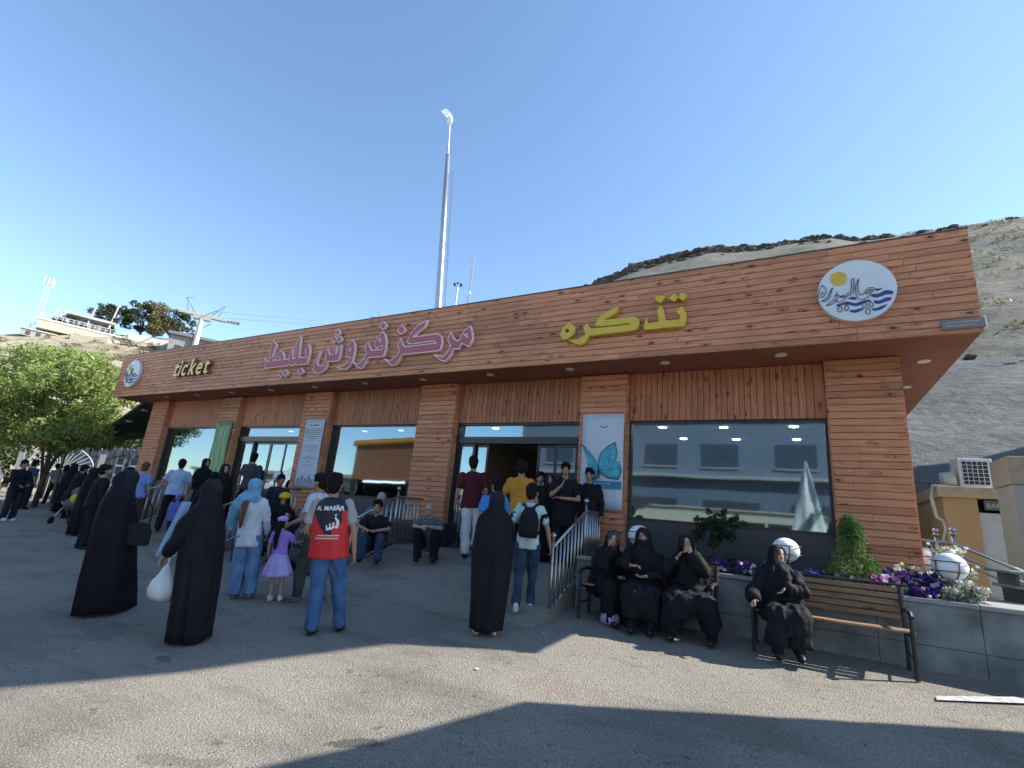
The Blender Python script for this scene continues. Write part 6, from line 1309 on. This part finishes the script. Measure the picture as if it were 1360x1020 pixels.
for k in range(5): G().box(-.26, .26, 0, .03, .3 + k * .34, .36 + k * .34).make('shelf', wht, rk_); G().box(-.2, .2, -.01, .0, .38 + k * .34, .6 + k * .34).make('card', SHB, rk_)
rk2_ = dup(rk_, (-19.95, 9.0, .45), 0, 'second white display rack nearer the leftmost pillar', 'white display racks by the canopy'); rk_['group'] = 'white display racks by the canopy'
stonewall('grey stone wall behind the crowd at far left', -37, -22.5, .4, 3.3, 13.2, .7, .45, 6, False, mat=M('far_stone', (.2, .19, .18), .9, var=.3, scale=2, island=.4), back=M('mortar_grey', (.09, .09, .09), .9))
gt = thing('sunburst_gate', 'iron gate with sunburst bars behind the far left crowd', 'gate', (-31.2, 11.0, .45), R(60)); q = G()
for k in range(19): a = math.pi * k / 18; q.tube([(0.25 * math.cos(a), 0, 1.4 + .25 * math.sin(a)), (1.3 * math.cos(a), 0, 1.4 + 1.2 * math.sin(a))], .025, 4)
q.tube([(1.3 * math.cos(math.pi * k / 18), 0, 1.4 + 1.2 * math.sin(math.pi * k / 18)) for k in range(19)], .035, 5).tube([(-1.35, 0, 1.4), (1.35, 0, 1.4)], .04, 5)
q.make('sunburst', M('gate_grey', (.3, .33, .38), .5), gt); q = G(); [q.tube([(-1.3 + .13 * k, 0, 0), (-1.3 + .13 * k, 0, 1.4)], .02, 4) for k in range(21)]; q.make('bars', M('gate_grey', (.3, .33, .38), .5), gt)
for a in (-1.5, 1.5): G().box(a - .1, a + .1, -.12, .12, 0, 2.4).make('gate_post', hg, gt)
# vehicles: a minibus at the far left, a coach and a cream minibus parked across the plaza
def minibus(label, loc, rz, body, stripe, L=6.2, group=None, name='minibus'):
    t = thing(name, label, 'minibus', loc, rz, group); W = 1.0
    prof = [(-L / 2, .35), (-L / 2, 1.2), (-L / 2 + .1, 2.3), (-L / 2 + .5, 2.62), (L / 2 - 1.2, 2.66), (L / 2 - .7, 2.45), (L / 2 - .15, 1.35), (L / 2, 1.1), (L / 2, .35)]
    V = []; F = []; n = len(prof)
    for (s_, k_) in ((-1, .93), (-1, 1), (1, 1), (1, .93)):
        for a, b_ in prof: V.append((a * (1 if k_ == 1 else .985), s_ * W * (1 if b_ < 1.3 else .94) * (1 if k_ == 1 else .9), b_ if k_ == 1 else .35 + (b_ - .35) * 1.015))
    for r_ in range(3):
        for k in range(n): k2 = (k + 1) % n; F.append((r_ * n + k, r_ * n + k2, (r_ + 1) * n + k2, (r_ + 1) * n + k))
    F += [tuple(range(n - 1, -1, -1)), tuple(range(3 * n, 4 * n))]
    G_ = mesh_obj('coachwork', V, F, body, t)
    for s_ in (-1, 1):
        for k in range(4): x0 = -L / 2 + .35 + k * 1.18; G().box(x0, x0 + 1.08, s_ * .955 - .012, s_ * .955 + .012, 1.45, 2.2).make('window', M('auto_glass', (.02, .025, .03), .08, spec=.8), t)
        G().box(-L / 2 + .1, L / 2 - .5, s_ * 1.004 - .008, s_ * 1.004 + .008, .8, 1.15).make('stripe', stripe, t)
    G().add([(L / 2 - .68, -.8, 2.4), (L / 2 - .68, .8, 2.4), (L / 2 - .14, .85, 1.42), (L / 2 - .14, -.85, 1.42), (L / 2 - .72, -.8, 2.4), (L / 2 - .72, .8, 2.4), (L / 2 - .2, .85, 1.42), (L / 2 - .2, -.85, 1.42)], [(0, 3, 2, 1), (4, 5, 6, 7), (0, 1, 5, 4), (1, 2, 6, 5), (2, 3, 7, 6), (3, 0, 4, 7)]).make('windscreen', MATS['auto_glass'], t)
    for a in (-L / 2 + 1.1, L / 2 - 1.2):
        for s_ in (-1, 1):
            o_ = G().lathe([(.1, -.13), (.36, -.13), (.38, 0), (.36, .13), (.1, .13)], (0, 0, 0), 20).make('wheel', SHB, t); o_.matrix_local = Matrix.Translation((a, s_ * .86, .38)) @ Matrix.Rotation(R(90), 4, 'X')
            o_ = G().lathe([(.05, -.14), (.2, -.14), (.2, .14), (.05, .14)], (0, 0, 0), 14).make('rim', steel, t); o_.matrix_local = Matrix.Translation((a, s_ * .86, .38)) @ Matrix.Rotation(R(90), 4, 'X')
    for s_ in (-1, 1): G().ell((L / 2 + .0, s_ * .7, .85), (.03, .14, .1)).make('headlight', wht, t, True)
    G().box(L / 2 - .1, L / 2 + .06, -.95, .95, .36, .6).make('bumper', SHG, t)
    return t
vy = M('van_white', (.7, .7, .66), .3, var=.03); vg = M('stripe_lime', (.55, .7, .03), .4)
minibus('white minibus with lime green stripe cut by the left frame edge', (-35.2, 7.0, .3), R(75), vy, vg)
mb = minibus('cream minibus parked across the plaza opposite the large window', (-2.6, -6.2, 0), R(180), M('van_cream', (.62, .6, .46), .3, var=.03), M('stripe_grey', (.3, .3, .3), .4), 8.6)
minibus('white coach parked across the plaza opposite the far door', (-26, -6, 0), R(180), vy, M('stripe_grey', (.3, .3, .3), .4), 7, name='coach')
minibus('second white coach parked behind the kiosk across the plaza', (-36, -8.5, 0), R(180), vy, M('stripe_grey', (.3, .3, .3), .4), 7, name='coach')
# across the plaza, seen in the glass
ob = thing('opposite_building', 'pale two storey building across the plaza seen mirrored in the windows', 'building', (0, -10, 0))
G().box(-15, 7.5, -8, 0, 0, 4.4).make('lower_wall', M('opp_wall', (.14, .19, .25), .8, var=.06, scale=.5), ob); G().box(-15, 7.5, -8, .05, 4.55, 7.6).make('upper_wall', M('opp_wall2', (.18, .23, .3), .8, var=.06, scale=.5), ob)
G().box(-15.2, 7.7, -8.2, .35, 4.4, 4.55).box(-15.2, 7.7, -8.2, .25, 7.6, 7.8).make('ledge', hw, ob)
for x in (-13.2, -10.2, -7.1, -4.1, -.6, 2.6): w_o = G().box(x, x + 1.75, .05, .075, 5.0, 6.2).make('window', M('opp_window', (.08, .11, .15), .3), ob); G().box(x - .06, x + 1.81, .05, .12, 4.93, 4.995).make('window_sill', hw, ob)
for x in (-12, -8, -4, 0, 4): G().box(x, x + 2.6, 0, .03, .3, 3.3).make('shop_front', M('opp_shop', (.07, .08, .1), .3), ob)
ks = thing('wooden_kiosk', 'brown timber kiosk with orange scalloped roof edge across the plaza', 'kiosk', (-19.6, -2.6, 0), R(12))
G().box(-2.9, 2.9, -2.9, 0, 2.9, 4.9).make('upper_wall', WX, ks); G().box(-2.9, -2.4, -2.9, 0, 0, 2.9).box(2.4, 2.9, -2.9, 0, 0, 2.9).box(-2.4, 2.4, -2.9, -2.7, 0, 2.9).make('lower_wall', int_d, ks)
q = G()
for k in range(24): q.ell((-3 + .26 * k, .06, 4.95), (.14, .06, .16), 8, 5)
q.box(-3.1, 3.1, -3.0, .05, 4.95, 5.15); q.make('scalloped_edge', M('kiosk_orange', (.65, .3, .04), .5), ks)
G().box(-1.6, 2.2, .02, .06, 2.75, 2.85).make('light_strip', M('strip_glow', (.9, .95, 1), .5, var=0, emit=2.5), ks); G().box(-2.4, 2.4, -.6, .0, 0, 1.05).make('counter', WX, ks)
for lb, x, y in (('white pyramid market tent across the plaza, left', -33, 1.5), ('white pyramid market tent across the plaza, right', -29.5, -1.5)):
    t = thing('market_tent', lb, 'tent', (x, y - 4, 0)); G().add([(-1.6, -1.6, 2.3), (1.6, -1.6, 2.3), (1.6, 1.6, 2.3), (-1.6, 1.6, 2.3), (0, 0, 4.3), (-1.6, -1.6, 2.0), (1.6, -1.6, 2.0), (1.6, 1.6, 2.0), (-1.6, 1.6, 2.0)], [(0, 1, 4), (1, 2, 4), (2, 3, 4), (3, 0, 4), (0, 5, 6, 1), (1, 6, 7, 2), (2, 7, 8, 3), (3, 8, 5, 0)]).make('canopy', wht, t)
    for a in (-1.5, 1.5):
        for b_ in (-1.5, 1.5): G().tube([(a, b_, 0), (a, b_, 2.2)], .03, 6).make('leg', steel, t)
ob2 = thing('opposite_block', 'low cream block across the plaza behind the parked coaches', 'building', (-40, -14, 0)); G().box(-18, 18, -6, 0, 0, 3.6).make('wall', hs, ob2); G().box(-18.3, 18.3, -6.3, .3, 3.6, 3.9).make('roof', hw, ob2)
for k in range(9): G().box(-16 + 3.8 * k, -14 + 3.8 * k, 0, .04, 1, 2.6).make('window', hdk, ob2)
# unseen slab added right of the frame, shaped so its edges throw the near shadow
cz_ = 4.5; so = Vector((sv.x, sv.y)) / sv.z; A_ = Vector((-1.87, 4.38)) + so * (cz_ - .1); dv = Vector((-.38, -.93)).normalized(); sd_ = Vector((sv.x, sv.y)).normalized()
nb = thing('shadow_slab', 'unseen flat concrete slab on posts right of the frame, shaped for the near shadow', 'canopy'); foot = [A_, A_ + dv * 4.2, A_ + dv * 4.2 + sd_ * 8, A_ + sd_ * 8]
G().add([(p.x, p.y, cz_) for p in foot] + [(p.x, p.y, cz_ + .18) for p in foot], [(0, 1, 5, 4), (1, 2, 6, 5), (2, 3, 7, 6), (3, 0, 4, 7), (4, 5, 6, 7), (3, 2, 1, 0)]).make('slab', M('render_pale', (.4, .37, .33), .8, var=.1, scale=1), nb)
for u_, v_ in ((.5, .7), (.5, 3.6), (7.3, .7), (7.3, 3.6)): p = A_ + sd_ * u_ + dv * v_; G().tube([(p.x, p.y, 0), (p.x, p.y, cz_)], .09, 10).make('post', SHG, nb)
shpan = thing('shadow_panel', 'unseen tall panel on steel posts added outside the frame to shade the left ground', 'shadow_panel'); zb_ = 9.0; so2 = Vector((sv.x, sv.y)) / sv.z * zb_; e0 = Vector((-6.5, 0)) + so2; e1 = Vector((1.2, 16.4)) + so2; nn_ = Vector((.2, -.09))  # added caster, never in view: it only darkens the left foreground
G().add([(p.x + o_.x, p.y + o_.y, z) for z in (zb_, 21.5) for p, o_ in ((e0, Vector((0, 0))), (e1, Vector((0, 0))), (e1, nn_), (e0, nn_))], [(3, 2, 1, 0), (4, 5, 6, 7), (0, 1, 5, 4), (1, 2, 6, 5), (2, 3, 7, 6), (3, 0, 4, 7)]).make('panel', M('shadow_panel_grey', (.3, .32, .35), .6), shpan)
for p in (e0.lerp(e1, .55), e0.lerp(e1, .95)): G().tube([(p.x + .2, p.y - .2, 0), (p.x + .2, p.y - .2, 22)], .14, 8).make('post', twd, shpan)

bpy.data.scenes.remove(WORK)
